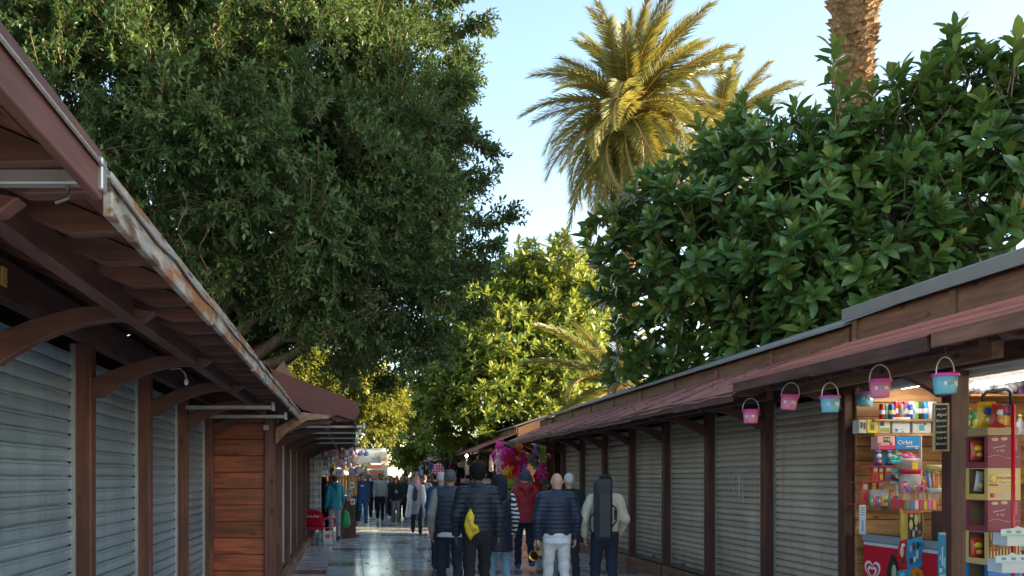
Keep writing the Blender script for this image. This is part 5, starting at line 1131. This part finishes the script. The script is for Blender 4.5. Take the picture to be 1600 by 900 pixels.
for i, (x, y, Y, c) in enumerate(((1586, 838, 5.9, (.35, .6, .38)), (1578, 880, 5.8, (.4, .58, .66)))):
    t = thing('gum_counter_stand', ('upper green' if i == 0 else 'lower blue')+' edged white counter stand at the lower right corner', 'display stand', PX(x, y+20, Y)); X, _, Z = PX(x, y, Y)
    MB().prism([(X-.10, Z), (X+.25, Z), (X+.25, Z+.06), (X+.05, Z+.06), (X+.02, Z+.075), (X-.01, Z+.058), (X-.10, Z+.05)], 'y', Y, Y+.006).build('header', col((.66, .68, .68)), t)
    MB().b2(X-.10, X+.25, Y-.003, Y-.0005, Z+.0, Z+.014).build('edge_stripe', col(c), t)
    for k in range(3): MB().b2(X-.06+.07*k, X-.03+.07*k, Y-.003, Y-.0005, Z+.022, Z+.042).build('print_patch', col((.15, .35, .3)), t)
    MB().b2(X-.05, X+.25, Y+.007, Y+.14, Z-.07, Z+.02).build('tray_body', col((.6, .6, .6)), t)

for k, (x, y, c, n) in enumerate(((1458, 731, (.72, .58, .16), 'yellow'), (1459, 767, (.62, .6, .5), 'cream'), (1474, 850, (.62, .25, .25), 'pink'), (1468, 894, (.55, .54, .5), 'grey'))):
    X, _, Z = PX(x, y, 7.2 if k < 2 else 6.95); t = thing('wrapping_roll', n+' roll of foil sticking out beside the kiosk post', 'roll', (X, 7.2, Z)); MB().tube([(-.05, 0, 0), (.12, 0, 0)], .027, 14).build('roll', col(c, .4), t, True, True); MB().lathe([(.02, 0), (.008, .004)], (-.052, 0, 0), 10).build('core', col((.3, .2, .12)), t, True, True)
for k in range(6):
    X, _, Z = PX(1448+3.4*k, 736+3*(k % 3), 7.25); c = lc[(k*2+3) % 7]; t = thing('toy_brush', 'thin %s sweet tube with a %s cap pointing up by the post' % (lcn[(k*2+3) % 7], lcn[(k+1) % 7]), 'sweet', (X, 7.25, Z), 0, 'sweet tubes by the post'); MB().tube([(0, 0, 0), (.02-.012*k*.5, 0, -.16)], .011, 8).build('tube', col(c, .35), t, True, True); MB().sphere((0, 0, .012), .016, 8, 6).build('cap', col(lc[(k+1) % 7], .35), t, True, True)
for k in range(14):
    x = 1345+3.9*k; y = 694 if x < 1370 else 726; Y = 7.72; X, _, Z = PX(x, y+30+(k % 3)*5, Y); c = lc[(k*3+1) % 7]
    t = thing('sweet_bar', '%s wrapped bar, %s half of the row at the front of the sweet stand' % (lcn[(k*3+1) % 7], 'left' if k < 7 else 'right'), 'sweet', (X, 7.56, zat(791, 7.56)), 0, 'wrapped bars in the sweet stand'); MB().box((0, 0, .05), (.02, .012, .09)).build('wrapper', col(c, .3), t, local=True, bevel=.003); MB().box((0, -.0075, .05), (.016, .002, .03)).build('print_patch', col(lc[(k+2) % 7]), t, local=True)

# ------------------------------------------------------------------ hanging buckets and hooks
M_BP = plain('bucket_pink', (.80, .22, .34), .35, 0, .06); M_BB = plain('bucket_blue', (.20, .52, .60), .35, 0, .06); M_LIDP = plain('bucket_lid', (.75, .06, .38), .35)
bm_p = [(.056, 0), (.060, .004), (.074, .128), (.076, .13)]
def bucket(x, ytop, Y, blue, lab, tilt=0.):
    X, _, Zt = PX(x, ytop, Y); t = thing('candyfloss_bucket', lab, 'bucket', (X, Y, Zt-.14), 0, 'candyfloss buckets hanging from the kiosk eave'); t.rotation_euler = (tilt*.6, tilt, random.uniform(-.3, .3))
    MB().lathe([(.0585, 0), (.063, .004), (.0745, .128)], (0, 0, 0), 28).build('pail', M_BB if blue else M_BP, t, True, True)
    MB().lathe([(.078, .120), (.081, .122), (.081, .138), (.076, .143), (.001, .143)], (0, 0, 0), 28, False).build('lid', M_LIDP, t, True, True)
    MB().tube([(.078*math.cos(a), 0, .13+.125*math.sin(a)**.8) for a in [math.pi*i/14 for i in range(15)]], .0042, 6).build('handle', col((.72, .66, .70)), t, True, True)
    for k, (a, w_, c) in enumerate(((-1.95, .022, (.35, .36, .4)), (-1.45, .03, (.75, .72, .74)), (-2.4, .016, (.75, .75, .75)))):
        r = .0705; MB().box((r*math.cos(a), r*math.sin(a), .07), (.003, w_, .024), (0, -.09, a)).build('label_patch', col(c), t, local=True)
    return t
bk = [(1173, 640, 8.42, 0, 'pink candyfloss bucket hanging farthest from the kiosk, leftmost of all', 0), (1231, 617, 7.72, 0, 'tilted pink candyfloss bucket, second from the left', .12), (1297, 619, 7.05, 1, 'blue candyfloss bucket hanging in front of the shutter beside the kiosk post', 0), (1351, 612, 7.95, 1, 'small blue candyfloss bucket half behind the big pink one', 0), (1375, 593, 6.38, 0, 'big pink candyfloss bucket above the drink cans', 0), (1477, 584, 5.66, 1, 'biggest blue candyfloss bucket in front of the kiosk post', 0)]
for x, y, Y, bl_, lab, tl in bk: bucket(x, y, Y, bl_, lab, tl)
hk = MB().tube([(0, 0, .05), (0, 0, .015), (.012, 0, .0), (.02, 0, .012), (.016, 0, .024)], .0035, 6).mesh('hook'); hk.materials.append(M_DSTEEL)
for i, (x, y, Y) in enumerate(((1173, 613, 8.42), (1231, 592, 7.72), (1297, 592, 7.05), (1375, 567, 6.38), (1477, 553, 5.66), (1200, 603, 8.05), (1260, 597, 7.4), (1333, 585, 6.7), (1422, 566, 6.0), (1351, 588, 7.95))):
    X, _, Z = PX(x, y, Y); o = link('hook', hk, [], None, (X, Y, Z-.012)); o.scale = (1.2,)*3
    tag(o, 'wire hook %s' % ('holding the leftmost pink bucket', 'holding the tilted pink bucket', 'holding the blue bucket by the shutter', 'holding the big pink bucket', 'holding the biggest blue bucket', 'left empty between the two leftmost buckets', 'left empty right of the tilted pink bucket', 'left empty left of the big pink bucket', 'left empty on the pale lintel before the biggest bucket', 'holding the small blue bucket')[i], 'hook', 'wire hooks under the kiosk eave')
    MB().tube([(0, 0, .05), (0, 0, 2.46-Z+.012 if 2.46-Z > .06 else .06)], .0025, 5).build('shank', M_DSTEEL, o, local=True)

# ------------------------------------------------------------------ plush toys at the end of the long right stall
def plush_geo(kind, s):
    if kind == 'bear': p = [ell((0, 0, .10), (.075, .06, .085)), ell((0, -.01, .235), (.07, .06, .062)), ell((.055, 0, .29), (.024, .018, .024)), ell((-.055, 0, .29), (.024, .018, .024)), cap((.06, -.01, .14), (.11, -.03, .09), .028), cap((-.06, -.01, .14), (-.11, -.03, .09), .028), cap((.04, -.02, .05), (.06, -.07, .0), .034), cap((-.04, -.02, .05), (-.06, -.07, .0), .034), ell((0, -.06, .225), (.03, .025, .022))]
    elif kind == 'rabbit': p = [ell((0, 0, .11), (.06, .05, .1)), ell((0, -.01, .25), (.058, .052, .055)), cap((.03, 0, .29), (.045, 0, .38), .018), cap((-.03, 0, .29), (-.045, 0, .38), .018), cap((.05, 0, .16), (.09, -.02, .08), .022), cap((-.05, 0, .16), (-.09, -.02, .08), .022), cap((.03, 0, .04), (.04, -.01, -.08), .026), cap((-.03, 0, .04), (-.04, -.01, -.08), .026)]
    elif kind == 'heart': p = [ell((.06, 0, .14), (.075, .05, .07)), ell((-.06, 0, .14), (.075, .05, .07)), cap((.05, 0, .12), (0, 0, .0), .07, .02), cap((-.05, 0, .12), (0, 0, .0), .07, .02)]
    elif kind == 'ball': p = [ell((0, 0, .1), (.095, .095, .095))]
    else: p = [ell((0, 0, .1), (.05, .04, .05))]+[cap((0, 0, .1), (.11*math.sin(a), 0, .1+.11*math.cos(a)), .035, .018) for a in [i*2*math.pi/5 for i in range(5)]]
    return sdf_geo(p, .014, .02)
PG = {}
for kd in ('bear', 'rabbit', 'heart', 'ball', 'star'):
    V, F = plush_geo(kd, 1); me = bpy.data.meshes.new('plush'); me.from_pydata(V.tolist(), [], F.tolist()); me.polygons.foreach_set('use_smooth', np.ones(len(F), dtype=bool)); me.materials.append(M_WHITE); PG[kd] = me
tc = {'hot pink': (.75, .04, .28), 'magenta': (.60, .02, .22), 'red': (.60, .01, .03), 'orange': (.75, .25, .02), 'yellow': (.78, .55, .03), 'lilac': (.45, .25, .55), 'lime': (.25, .55, .05), 'white': (.7, .68, .66), 'blue': (.04, .16, .5), 'pale pink': (.75, .4, .45), 'grey': (.18, .18, .2), 'brown': (.25, .12, .05)}
TM = {k: plain('plush_'+k.replace(' ', '_'), c, .95, 0, .2, 30, .3) for k, c in tc.items()}
toys = [(781, 707, 'hot pink', 'bear', 1.5), (795, 708, 'magenta', 'heart', 1.6), (779, 722, 'pale pink', 'rabbit', 1.2), (790, 724, 'hot pink', 'bear', 1.2), (784, 733, 'hot pink', 'bear', 1.1), (780, 741, 'pale pink', 'ball', .8), (790, 736, 'yellow', 'star', 1.), (797, 720, 'red', 'heart', 1.), (806, 704, 'grey', 'bear', .9), (808, 716, 'blue', 'rabbit', .9), (804, 706, 'red', 'ball', 1.1), (811, 707, 'orange', 'bear', 1.4), (806, 722, 'red', 'heart', 1.2), (816, 717, 'magenta', 'bear', 1.1), (805, 734, 'red', 'bear', 1.), (797, 730, 'orange', 'rabbit', 1.), (814, 730, 'white', 'bear', 1.), (820, 735, 'lilac', 'bear', 1.), (796, 742, 'orange', 'bear', 1.1), (794, 755, 'yellow', 'ball', 1.2), (797, 752, 'lime', 'ball', .9), (786, 750, 'orange', 'star', 1.), (785, 758, 'orange', 'bear', 1.), (787, 768, 'yellow', 'bear', 1.), (793, 768, 'lime', 'star', .9), (812, 740, 'hot pink', 'rabbit', 1.), (838, 705, 'lilac', 'bear', .9), (845, 708, 'yellow', 'rabbit', 1.), (849, 710, 'lime', 'rabbit', 1.1), (855, 712, 'hot pink', 'ball', .9), (833, 720, 'grey', 'bear', .9), (836, 728, 'lime', 'star', .9), (846, 730, 'white', 'bear', 1.), (847, 737, 'hot pink', 'bear', 1.3), (840, 745, 'red', 'heart', .9), (847, 750, 'grey', 'bear', 1.2), (852, 744, 'orange', 'star', .9), (838, 755, 'red', 'bear', .9), (846, 764, 'brown', 'bear', 1.), (853, 758, 'grey', 'rabbit', .9), (800, 812, 'hot pink', 'ball', 1.), (797, 800, 'lime', 'ball', 1.), (803, 806, 'lilac', 'star', 1.), (800, 780, 'yellow', 'bear', 1.), (795, 790, 'blue', 'ball', 1.)]
ti = random.Random(4); seen = {}
for x, y, cn, kd, s_ in toys:
    Y = 20.35+ti.uniform(-.25, .35); X, _, Z = PX(x, y, Y); n = seen[(cn, kd)] = seen.get((cn, kd), 0)+1
    o = link('plush_toy', PG[kd], [], None, (X, Y, Z-.12*s_)); o.scale = (s_,)*3; o.rotation_euler.z = ti.uniform(-.6, .6); recolour(o, TM[cn])
    pos = ('at the top', 'in the middle', 'near the bottom')[0 if y < 716 else 1 if y < 748 else 2]; side = 'left' if x < 800 else 'middle' if x < 825 else 'right'
    tag(o, '%s plush %s hanging %s of the %s toy string' % (cn, {'ball': 'ball', 'star': 'star', 'heart': 'heart'}.get(kd, kd), pos, side), 'plush toy', 'plush toys hanging at the stall end')
    if kd in ('bear', 'rabbit'):
        for sx_ in (-1, 1): MB().sphere((.024*sx_, -.062, .25), .009, 6, 5).build('eye', M_BLACK, o, True, True)
for i, x in enumerate((781, 795, 808, 816, 838, 848)):
    X, _, Z = PX(x, 760, 20.5); tag(MB().tube([(X, 20.55, 2.40), (X, 20.55, Z)], .006, 5).build('toy_string', M_BLACK), '%s thin string holding up the plush toys, counted from the street' % ('first', 'second', 'third', 'fourth', 'fifth', 'sixth')[i], 'string', 'toy strings')

# ------------------------------------------------------------------ left gift stall
M_RED = plain('red_plastic', (.55, .005, .02), .35, 0, .06)
ch = thing('plastic_chair', 'red plastic armchair with white script lettering beside the left stalls', 'chair', (at(500, 19.0), 19.0, 0), R(150))
def geo_sheet(pts_rows, th): 
    n = len(pts_rows[0]); V = [p for r in pts_rows for p in r]; F = [(i*n+k, i*n+k+1, (i+1)*n+k+1, (i+1)*n+k) for i in range(len(pts_rows)-1) for k in range(n-1)]; return MB().add(V, F)
rows = [[(u*(.25-.02*abs(v-.3)), .22+.10*v+.05*(1-u*u), .44+.42*v-(.05*u*u if v > .9 else 0)) for u in [-1+.25*k for k in range(9)]] for v in [i/6 for i in range(7)]]
o = geo_sheet(rows, .01).build('backrest', M_RED, ch, True, True); o.modifiers.new('t', 'SOLIDIFY').thickness = .012
rows = [[(u*.25, -.22+.46*v, .43-.02*v+.02*u*u-.02*(1-u*u)) for u in [-1+.25*k for k in range(9)]] for v in [i/5 for i in range(6)]]
o = geo_sheet(rows, .01).build('seat', M_RED, ch, True, True); o.modifiers.new('t', 'SOLIDIFY').thickness = .014
for s in (1, -1):
    MB().tube([(.25*s, .26, .60), (.29*s, .16, .66), (.30*s, -.05, .66), (.29*s, -.18, .64), (.26*s, -.22, .44)], [.022, .026, .028, .024, .02], 8).build('armrest', M_RED, ch, True, True)
    MB().tube([(.22*s, -.19, .42), (.25*s, -.22, 0)], .013, 8).build('leg', M_STEEL, ch, True, True); MB().tube([(.22*s, .21, .42), (.25*s, .27, 0)], .013, 8).build('leg', M_STEEL, ch, True, True)
tx_ = link('lettering', text_mesh('Coca-Cola', .085, .002, .25), M_WHITE, ch); tx_.data.materials.clear(); tx_.data.materials.append(M_WHITE); tx_.rotation_euler = (R(90)-.2, 0, math.pi); tx_.location = (0, .345, .70)
# card rack
cr = thing('card_rack', 'tall wire rack of small grey blister cards beside the red chair', 'display rack', (at(491, 19.9), 19.85, 0)); M_CARD = plain('blister_card', (.34, .35, .34), .3)
cme = MB().box((0, 0, 0), (.072, .02, .15)).mesh('card', bevel=.006); cme.materials.append(M_CARD); cpa = MB().box((0, -.014, -.01), (.04, .012, .06)).mesh('blister'); cpa.materials.append(col((.15, .15, .14)))
for i in range(10):
    for k in range(4):
        X, _, Z = PX(485+4.9*k, 706+9.8*i, 19.8); o = link('card', cme, [], cr, Vector((X, 19.8, Z))-wloc(cr)); o.rotation_euler.z = random.uniform(-.15, .15); link('blister', cpa, [], o)
for k in range(3): X = xat(484+8*k, 19.86); MB().tube([(X, 19.87, 0), (X, 19.87, 2.3)], .007, 5).build('wire_upright', M_STEEL, cr)
# hanging gift packs
gp = [(509, 708, 9, 14, (.65, .12, .3)), (517, 704, 8, 10, (.2, .3, .4)), (509, 724, 13, 12, (.72, .62, .62)), (508, 737, 14, 11, (.25, .52, .72)), (524, 707, 9, 14, (.62, .6, .58)), (533, 710, 8, 14, (.45, .02, .05)), (541, 706, 7, 12, (.6, .6, .62)), (531, 724, 16, 12, (.72, .6, .64)), (530, 738, 15, 11, (.70, .62, .66)), (520, 716, 7, 10, (.12, .3, .35)), (545, 722, 6, 20, (.35, .5, .55)), (551, 738, 13, 12, (.32, .36, .4)), (540, 716, 8, 8, (.1, .12, .16)), (553, 724, 6, 10, (.6, .2, .4)), (549, 706, 6, 12, (.55, .6, .62)), (514, 716, 6, 9, (.55, .15, .35)), (537, 728, 5, 8, (.6, .08, .1)), (558, 735, 6, 12, (.6, .25, .45)), (526, 745, 10, 5, (.35, .03, .05))]
cnm = lambda c: 'pink' if c[0] > .5 and c[2] > .25 and c[1] < .3 else 'pale pink' if c[0] > .68 else 'white' if min(c) > .5 else 'red' if c[0] > .3 and c[1] < .1 else 'blue' if c[2] > .6 else 'dark' if max(c) < .2 else 'grey-blue'
for i, (x, y, w_, h_, c) in enumerate(gp):
    Y = 20.5+.12*(i % 4); X, _, Z = PX(x, y, Y); W_, H_ = w_/1280*Y, h_/1280*Y
    t = thing('gift_pack', '%s toy pack hanging in the left gift stall, %s row, %s' % (cnm(c), 'upper' if y < 714 else 'middle' if y < 730 else 'lower', 'near the card rack' if x < 516 else 'near the street' if x > 540 else 'in the centre'), 'toy pack', (X, Y, Z), 0, 'toy packs hanging in the gift stall')
    MB().box((0, 0, 0), (W_, .03, H_)).build('card_back', col(c), t, local=True, bevel=.006); MB().box((0, -.03, -H_*.1), (W_*.6, .035, H_*.5)).build('blister', col(((.7, .7, .72), (.7, .2, .4), (.1, .15, .3))[i % 3], .2), t, local=True, bevel=.01)
    MB().box((0, -.018, H_*.36), (W_*.8, .006, H_*.16)).build('header_print', col(((.7, .05, .3), (.75, .75, .75), (.05, .2, .5))[i % 3]), t, local=True)
    MB().tube([(0, 0, H_/2), (0, 0, 2.50-Z)], .003, 4).build('cord', M_BLACK, t, local=True)
ct = thing('counter', 'orange planked counter front of the left gift stall', 'counter', (at(543, 21.3), 21.3, 0))
for k in range(7): X = xat(528+4.3*k, 21.2); MB().b2(X, X+.068, 21.2, 21.25, 1.12, zat(742, 21.2)).build('plank', wood('orange_wood', (.45, .16, .02), (.72, .32, .05), 'z', .5), ct)
MB().b2(xat(528, 21.25), xat(557, 21.25), 21.26, 21.7, 1.55, 1.6).build('top', M_KIOSK, ct); MB().b2(xat(529, 21.25), xat(556, 21.25), 21.3, 21.6, 0, 1.1).build('base', M_POST, ct)
for k, (x, y, c) in enumerate(((550, 758, (.72, .66, .68)), (551, 784, (.72, .6, .6)), (545, 778, (.7, .35, .25)), (547, 768, (.3, .5, .55)))):
    X, _, Z = PX(x, y, 20.4); t = thing('framed_toy_pack', '%s little framed toy pack on a string by the counter' % ('upper white', 'lower white', 'orange', 'blue')[k], 'toy pack', (X, 20.4, Z), 0, 'packs on strings by the counter'); MB().box((0, 0, 0), (.11, .02, .15)).build('frame', col(c), t, local=True, bevel=.01); MB().box((0, -.013, .0), (.06, .012, .07)).build('window', col((.1, .2, .16)), t, local=True); MB().tube([(0, 0, .07), (0, 0, 2.42-Z)], .003, 4).build('cord', col((.6, .3, .2)), t, local=True)
for k, (x, c, n) in enumerate(((512, (.6, .62, .6), 'white'), (504, (.05, .2, .25), 'dark teal'), (518, (.55, .5, .42), 'beige'))):
    t = thing('floor_carton', n+' carton on the floor behind the red chair', 'carton', (at(x, 20.2), 20.2+.1*k, 0)); MB().box((0, 0, .13), (.2, .2, .26)).build('box_body', col(c), t, local=True, bevel=.006); MB().box((0, -.102, .14), (.12, .004, .1)).build('print_patch', col((.6, .1, .1) if k != 1 else (.5, .5, .4)), t, local=True)
# blue and white awning further on
aw = thing('awning', 'blue and white rolled awning with a cream flap over a left stall', 'awning', (at(580, 27), 27, 0)); Xa, Xb = xat(551, 27), xat(603, 27)
rows = [[(Xa+(Xb-Xa)*u, 26.4+1.6*v, zat(712, 27)+.32*math.sin(math.pi*(.15+.5*v))-.06*u) for u in [k/6 for k in range(7)]] for v in [k/6 for k in range(7)]]
geo_sheet(rows, .01).build('cloth', col((.22, .30, .38), .7), aw, True).modifiers.new('t', 'SOLIDIFY').thickness = .02
MB().b2(Xa, Xb, 26.38, 26.42, zat(724, 27), zat(712, 27)+.12).build('valance', col((.5, .52, .52), .8), aw); MB().prism([(xat(594, 26.3), zat(713, 26.3)), (xat(605, 26.3), zat(710, 26.3)), (xat(603, 26.3), zat(722, 26.3)), (xat(597, 26.3), zat(737, 26.3))], 'y', 26.3, 26.34).build('flap', col((.66, .5, .36), .8), aw); MB().tube([(Xa, 27, 0), (Xa, 27, 2.5)], .03, 8).build('pole', M_STEEL, aw); MB().tube([(Xb-.05, 28, 2.5), (Xa, 28, 2.4)], .02, 8).build('arm', M_STEEL, aw)
for k, c in enumerate(('lilac', 'pale pink', 'blue', 'lilac', 'blue')):
    X, _, Z = PX(552+5*k, 707-1.5*(k % 2), 26.2); o = link('balloon', PG['ball'], [], None, (X, 26.2, Z-.12)); o.scale = (.9,)*3; recolour(o, TM[c]); tag(o, '%s balloon %s on the blue awning corner' % (c, 'first from the left' if k == 0 else 'number %d from the left' % (k+1)), 'balloon', 'balloons on the awning')
bt = thing('booth', 'cream booth with a red lettered sign at the end of the street', 'booth', (at(580, 62), 62, 0)); MB().b2(xat(556, 62), xat(606, 62), 62, 64, 0, 3.0).build('wall', col((.6, .5, .34), .8), bt); MB().b2(xat(577, 61.9), xat(600, 61.9), 61.85, 61.95, zat(729, 62), zat(721, 62)).build('sign', col((.5, .05, .03)), bt); MB().b2(xat(579, 61.8), xat(598, 61.8), 61.8, 61.84, zat(726.5, 62), zat(723.5, 62)).build('sign_text_panel', col((.7, .65, .6)), bt); MB().b2(xat(552, 62), xat(610, 62), 61.5, 64.5, 3.05, 3.2).build('roof', col((.6, .58, .5)), bt); MB().b2(xat(560, 61.9), xat(574, 61.9), 61.9, 61.99, .9, 2.4).build('window', plain('window_glass_dark', (.05, .06, .07)), bt); MB().b2(xat(578, 61.9), xat(600, 61.9), 61.9, 61.99, .0, 2.1).build('door', col((.35, .12, .06)), bt)

# ------------------------------------------------------------------ goods hung along the far right stalls
def garment_mesh(kind):
    if kind == 'shirt': p = [cap((0, 0, .0), (0, 0, -.4), .15, .16, 2.2), cap((.12, 0, .03), (.22, 0, -.22), .06, .05, 1.6), cap((-.12, 0, .03), (-.22, 0, -.22), .06, .05, 1.6)]
    elif kind == 'bag': p = [cap((-.1, 0, -.2), (.1, 0, -.2), .1, .1, 1.6), cap((-.06, 0, -.1), (0, 0, .08), .012), cap((.06, 0, -.1), (0, 0, .08), .012)]
    else: p = [cap((0, 0, 0), (.02, 0, -.55), .05, .09, 2.)]
    return sdf_geo(p, .03, .03, lambda P, f: f+.008*np.sin(P[..., 0]*50))
GM = {}
for kd in ('shirt', 'bag', 'scarf'):
    V, F = garment_mesh(kd); me = bpy.data.meshes.new(kd); me.from_pydata(V.tolist(), [], F.tolist()); me.polygons.foreach_set('use_smooth', np.ones(len(F), dtype=bool)); me.materials.append(M_BLACK); GM[kd] = me
gcol = [((.02, .02, .025), 'black'), ((.10, .05, .03), 'brown'), ((.03, .05, .12), 'navy'), ((.28, .22, .16), 'tan'), ((.25, .03, .05), 'dark red'), ((.35, .33, .32), 'grey'), ((.5, .35, .3), 'dusty pink'), ((.06, .10, .07), 'dark green')]
gr_ = random.Random(21)
for (a, b, he, m), nm in zip(FAR, NM):
    n = min(14, max(5, int((b-a)*2.0)))
    for i in range(n):
        Y = a+.2+(b-a-.4)*i/(n-1); kd = gr_.choice(('shirt', 'bag', 'scarf', 'scarf', 'bag')); c, cn = gcol[gr_.randrange(8)]
        for lvl in ((0,) if i % 2 else (0, 1)):
            o = link('hanging_'+kd, GM[kd], [], None, (4.0+gr_.uniform(-.05, .6)+.15*lvl, Y+.1*lvl, he-.16-.62*lvl)); o.rotation_euler.z = gr_.uniform(-.5, .5); o.scale = (gr_.uniform(.8, 1.15),)*3; recolour(o, fabric(c))
            tag(o, '%s %s%s at the %s' % (cn, kd, ' hung low' if lvl else '', nm.split(',')[0]), kd, 'goods hung along the far stalls')
def plaid():
    t = NT('pink_plaid'); sp_ = t.n('SeparateXYZ', {0: t.coords((1, 1, 1), False)}); fx = t.math('GREATER_THAN', t.math('SINE', t.math('MULTIPLY', sp_.outputs[0], 60.)), .2); fz_ = t.math('GREATER_THAN', t.math('SINE', t.math('MULTIPLY', sp_.outputs[2], 60.)), .2)
    t.p('Base Color', t.ramp(t.math('MULTIPLY', t.math('ADD', fx, fz_), .5), [(0., (.75, .55, .58)), (.5, (.62, .12, .24)), (1., (.40, .03, .10))])); t.p('Roughness', .9); return t.m
X, _, Z = PX(685, 729, 30); o = link('hanging_shirt', GM['shirt'], [], None, (X, 30, Z)); o.scale = (.95, .95, .95); recolour(o, plaid()); tag(o, 'pink checked shirt hanging from the right stall eave', 'shirt')
lp = thing('lamp_bulb', 'lit bulb under the eave of a far right stall', 'lamp', PX(729, 712, 28.6)); MB().sphere((0, 0, 0), .045, 10, 8).build('bulb', plain('lit_bulb', (1, .85, .6), .4, emit=14.), lp, True, True); MB().tube([(0, 0, .05), (0, 0, .25)], .012, 6).build('cord', M_BLACK, lp, local=True)
pf_ = thing('folded_parasol', 'white pointed folded parasol sticking out from the right roofs', 'parasol', PX(664, 709, 36)); MB().lathe([(.02, -.3), (.08, -.2), (.10, .0), (.09, .2), (.03, .3)], (0, 0, 0), 10).build('cloth', col((.7, .66, .62), .8), pf_, True, True); MB().tube([(0, 0, -.3), (.3, 0, -.45), (.75, 0, -.5)], .02, 6).build('arm', M_STEEL, pf_, local=True)
for k, (p0, p1) in enumerate((((600, 643, 33), (812, 652, 27)), ((590, 668, 36), (648, 680, 30)), ((1352, 95, 17.5), (1160, 210, 20)))):
    if k == 2: continue
    a_, b_ = Vector(PX(*p0)), Vector(PX(*p1)); pts = [a_.lerp(b_, i/12)-Vector((0, 0, .25*math.sin(math.pi*i/12))) for i in range(13)]
    tag(MB().tube(pts, .012, 5).build('overhead_cable', M_DSTEEL), ('upper long' if k == 0 else 'lower short')+' cable strung across the street in front of the trees', 'cable')

# ------------------------------------------------------------------ small wear and clutter
sc_ = thing('chalk_scribble', 'faint white chalk scribble on the third grey shutter of the right row', 'graffiti', (4.985, 10.5, 1.55))
for q, pts in enumerate(([(.12*math.cos(a), .15*math.sin(a)) for a in [i*.5 for i in range(13)]], [(-.12, -.2), (-.16, .12), (-.2, .16), (-.26, .1), (-.27, -.25)])):
    MB().tube([(4.978, 10.62+a*.7-.0, 1.52+b) for a, b in pts], .0035, 4).build('stroke', plain('chalk', (.62, .6, .57), .9), sc_)
lk = MB().box((0, 0, 0), (.03, .05, .035)).mesh('shutter_lock', bevel=.005); lk.materials.append(M_DSTEEL); sh_ = MB().tube([(0, -.012, .015), (0, -.012, .04), (0, .012, .04), (0, .012, .015)], .004, 6).mesh('shackle'); sh_.materials.append(M_STEEL)
lw = ('first', 'second', 'third', 'fourth', 'fifth', 'sixth', 'seventh')
for i, (a, b) in enumerate(pairs(pF)[:7]):
    o = link('padlock', lk, [], None, (4.975, (a+b)/2+.18*(-1)**i, .29)); tag(o, 'small padlock at the foot of the %s shutter from the kiosk' % lw[i], 'padlock', 'padlocks on the shutters'); link('shackle', sh_, [], o)
bu = thing('bare_bulb', 'small white bulb on a dangling wire under the left eave', 'lamp', PX(291, 597, 6.6)); MB().sphere((0, 0, 0), (.018, .018, .028), 10, 8).build('bulb', M_WHITE, bu, True, True)
x_, _, z_ = PX(291, 597, 6.6); MB().tube([(0, 0, .03), (-.01, 0, .07), (-.05, 0, .11), (-.12, .02, .105), (-.18, .03, .14)], .004, 5).build('wire', M_WHITE, bu, True, True)
ll = random.Random(8); P_, D_, L_ = [], [], []
for i in range(900):
    if i < 520: P_.append((ll.uniform(-1.0, 4.8), 12.3+ll.uniform(0, 1)**1.6*20, .006))
    else:
        u = ll.uniform(-.1, 1.0); P_.append((4.9-u, ll.uniform(8.4, 20.2), 2.42+.42*(1.05-u)+.052))
    a = ll.uniform(0, 6.28); D_.append((math.cos(a), math.sin(a), .05)); L_.append(ll.uniform(.03, .085))
V, F = leaves_small(np.array(P_), unit(np.array(D_)), np.array(L_), np.array(L_)*.5, np.array([0, 0, 5.]))
o = np_mesh('fallen_leaves', V, F, M_OLDLEAF, None, np.repeat(rng.uniform(0, .8, len(P_)), 2)); o['kind'] = 'stuff'; o['label'] = 'dry fallen leaves on the paving and roofs'
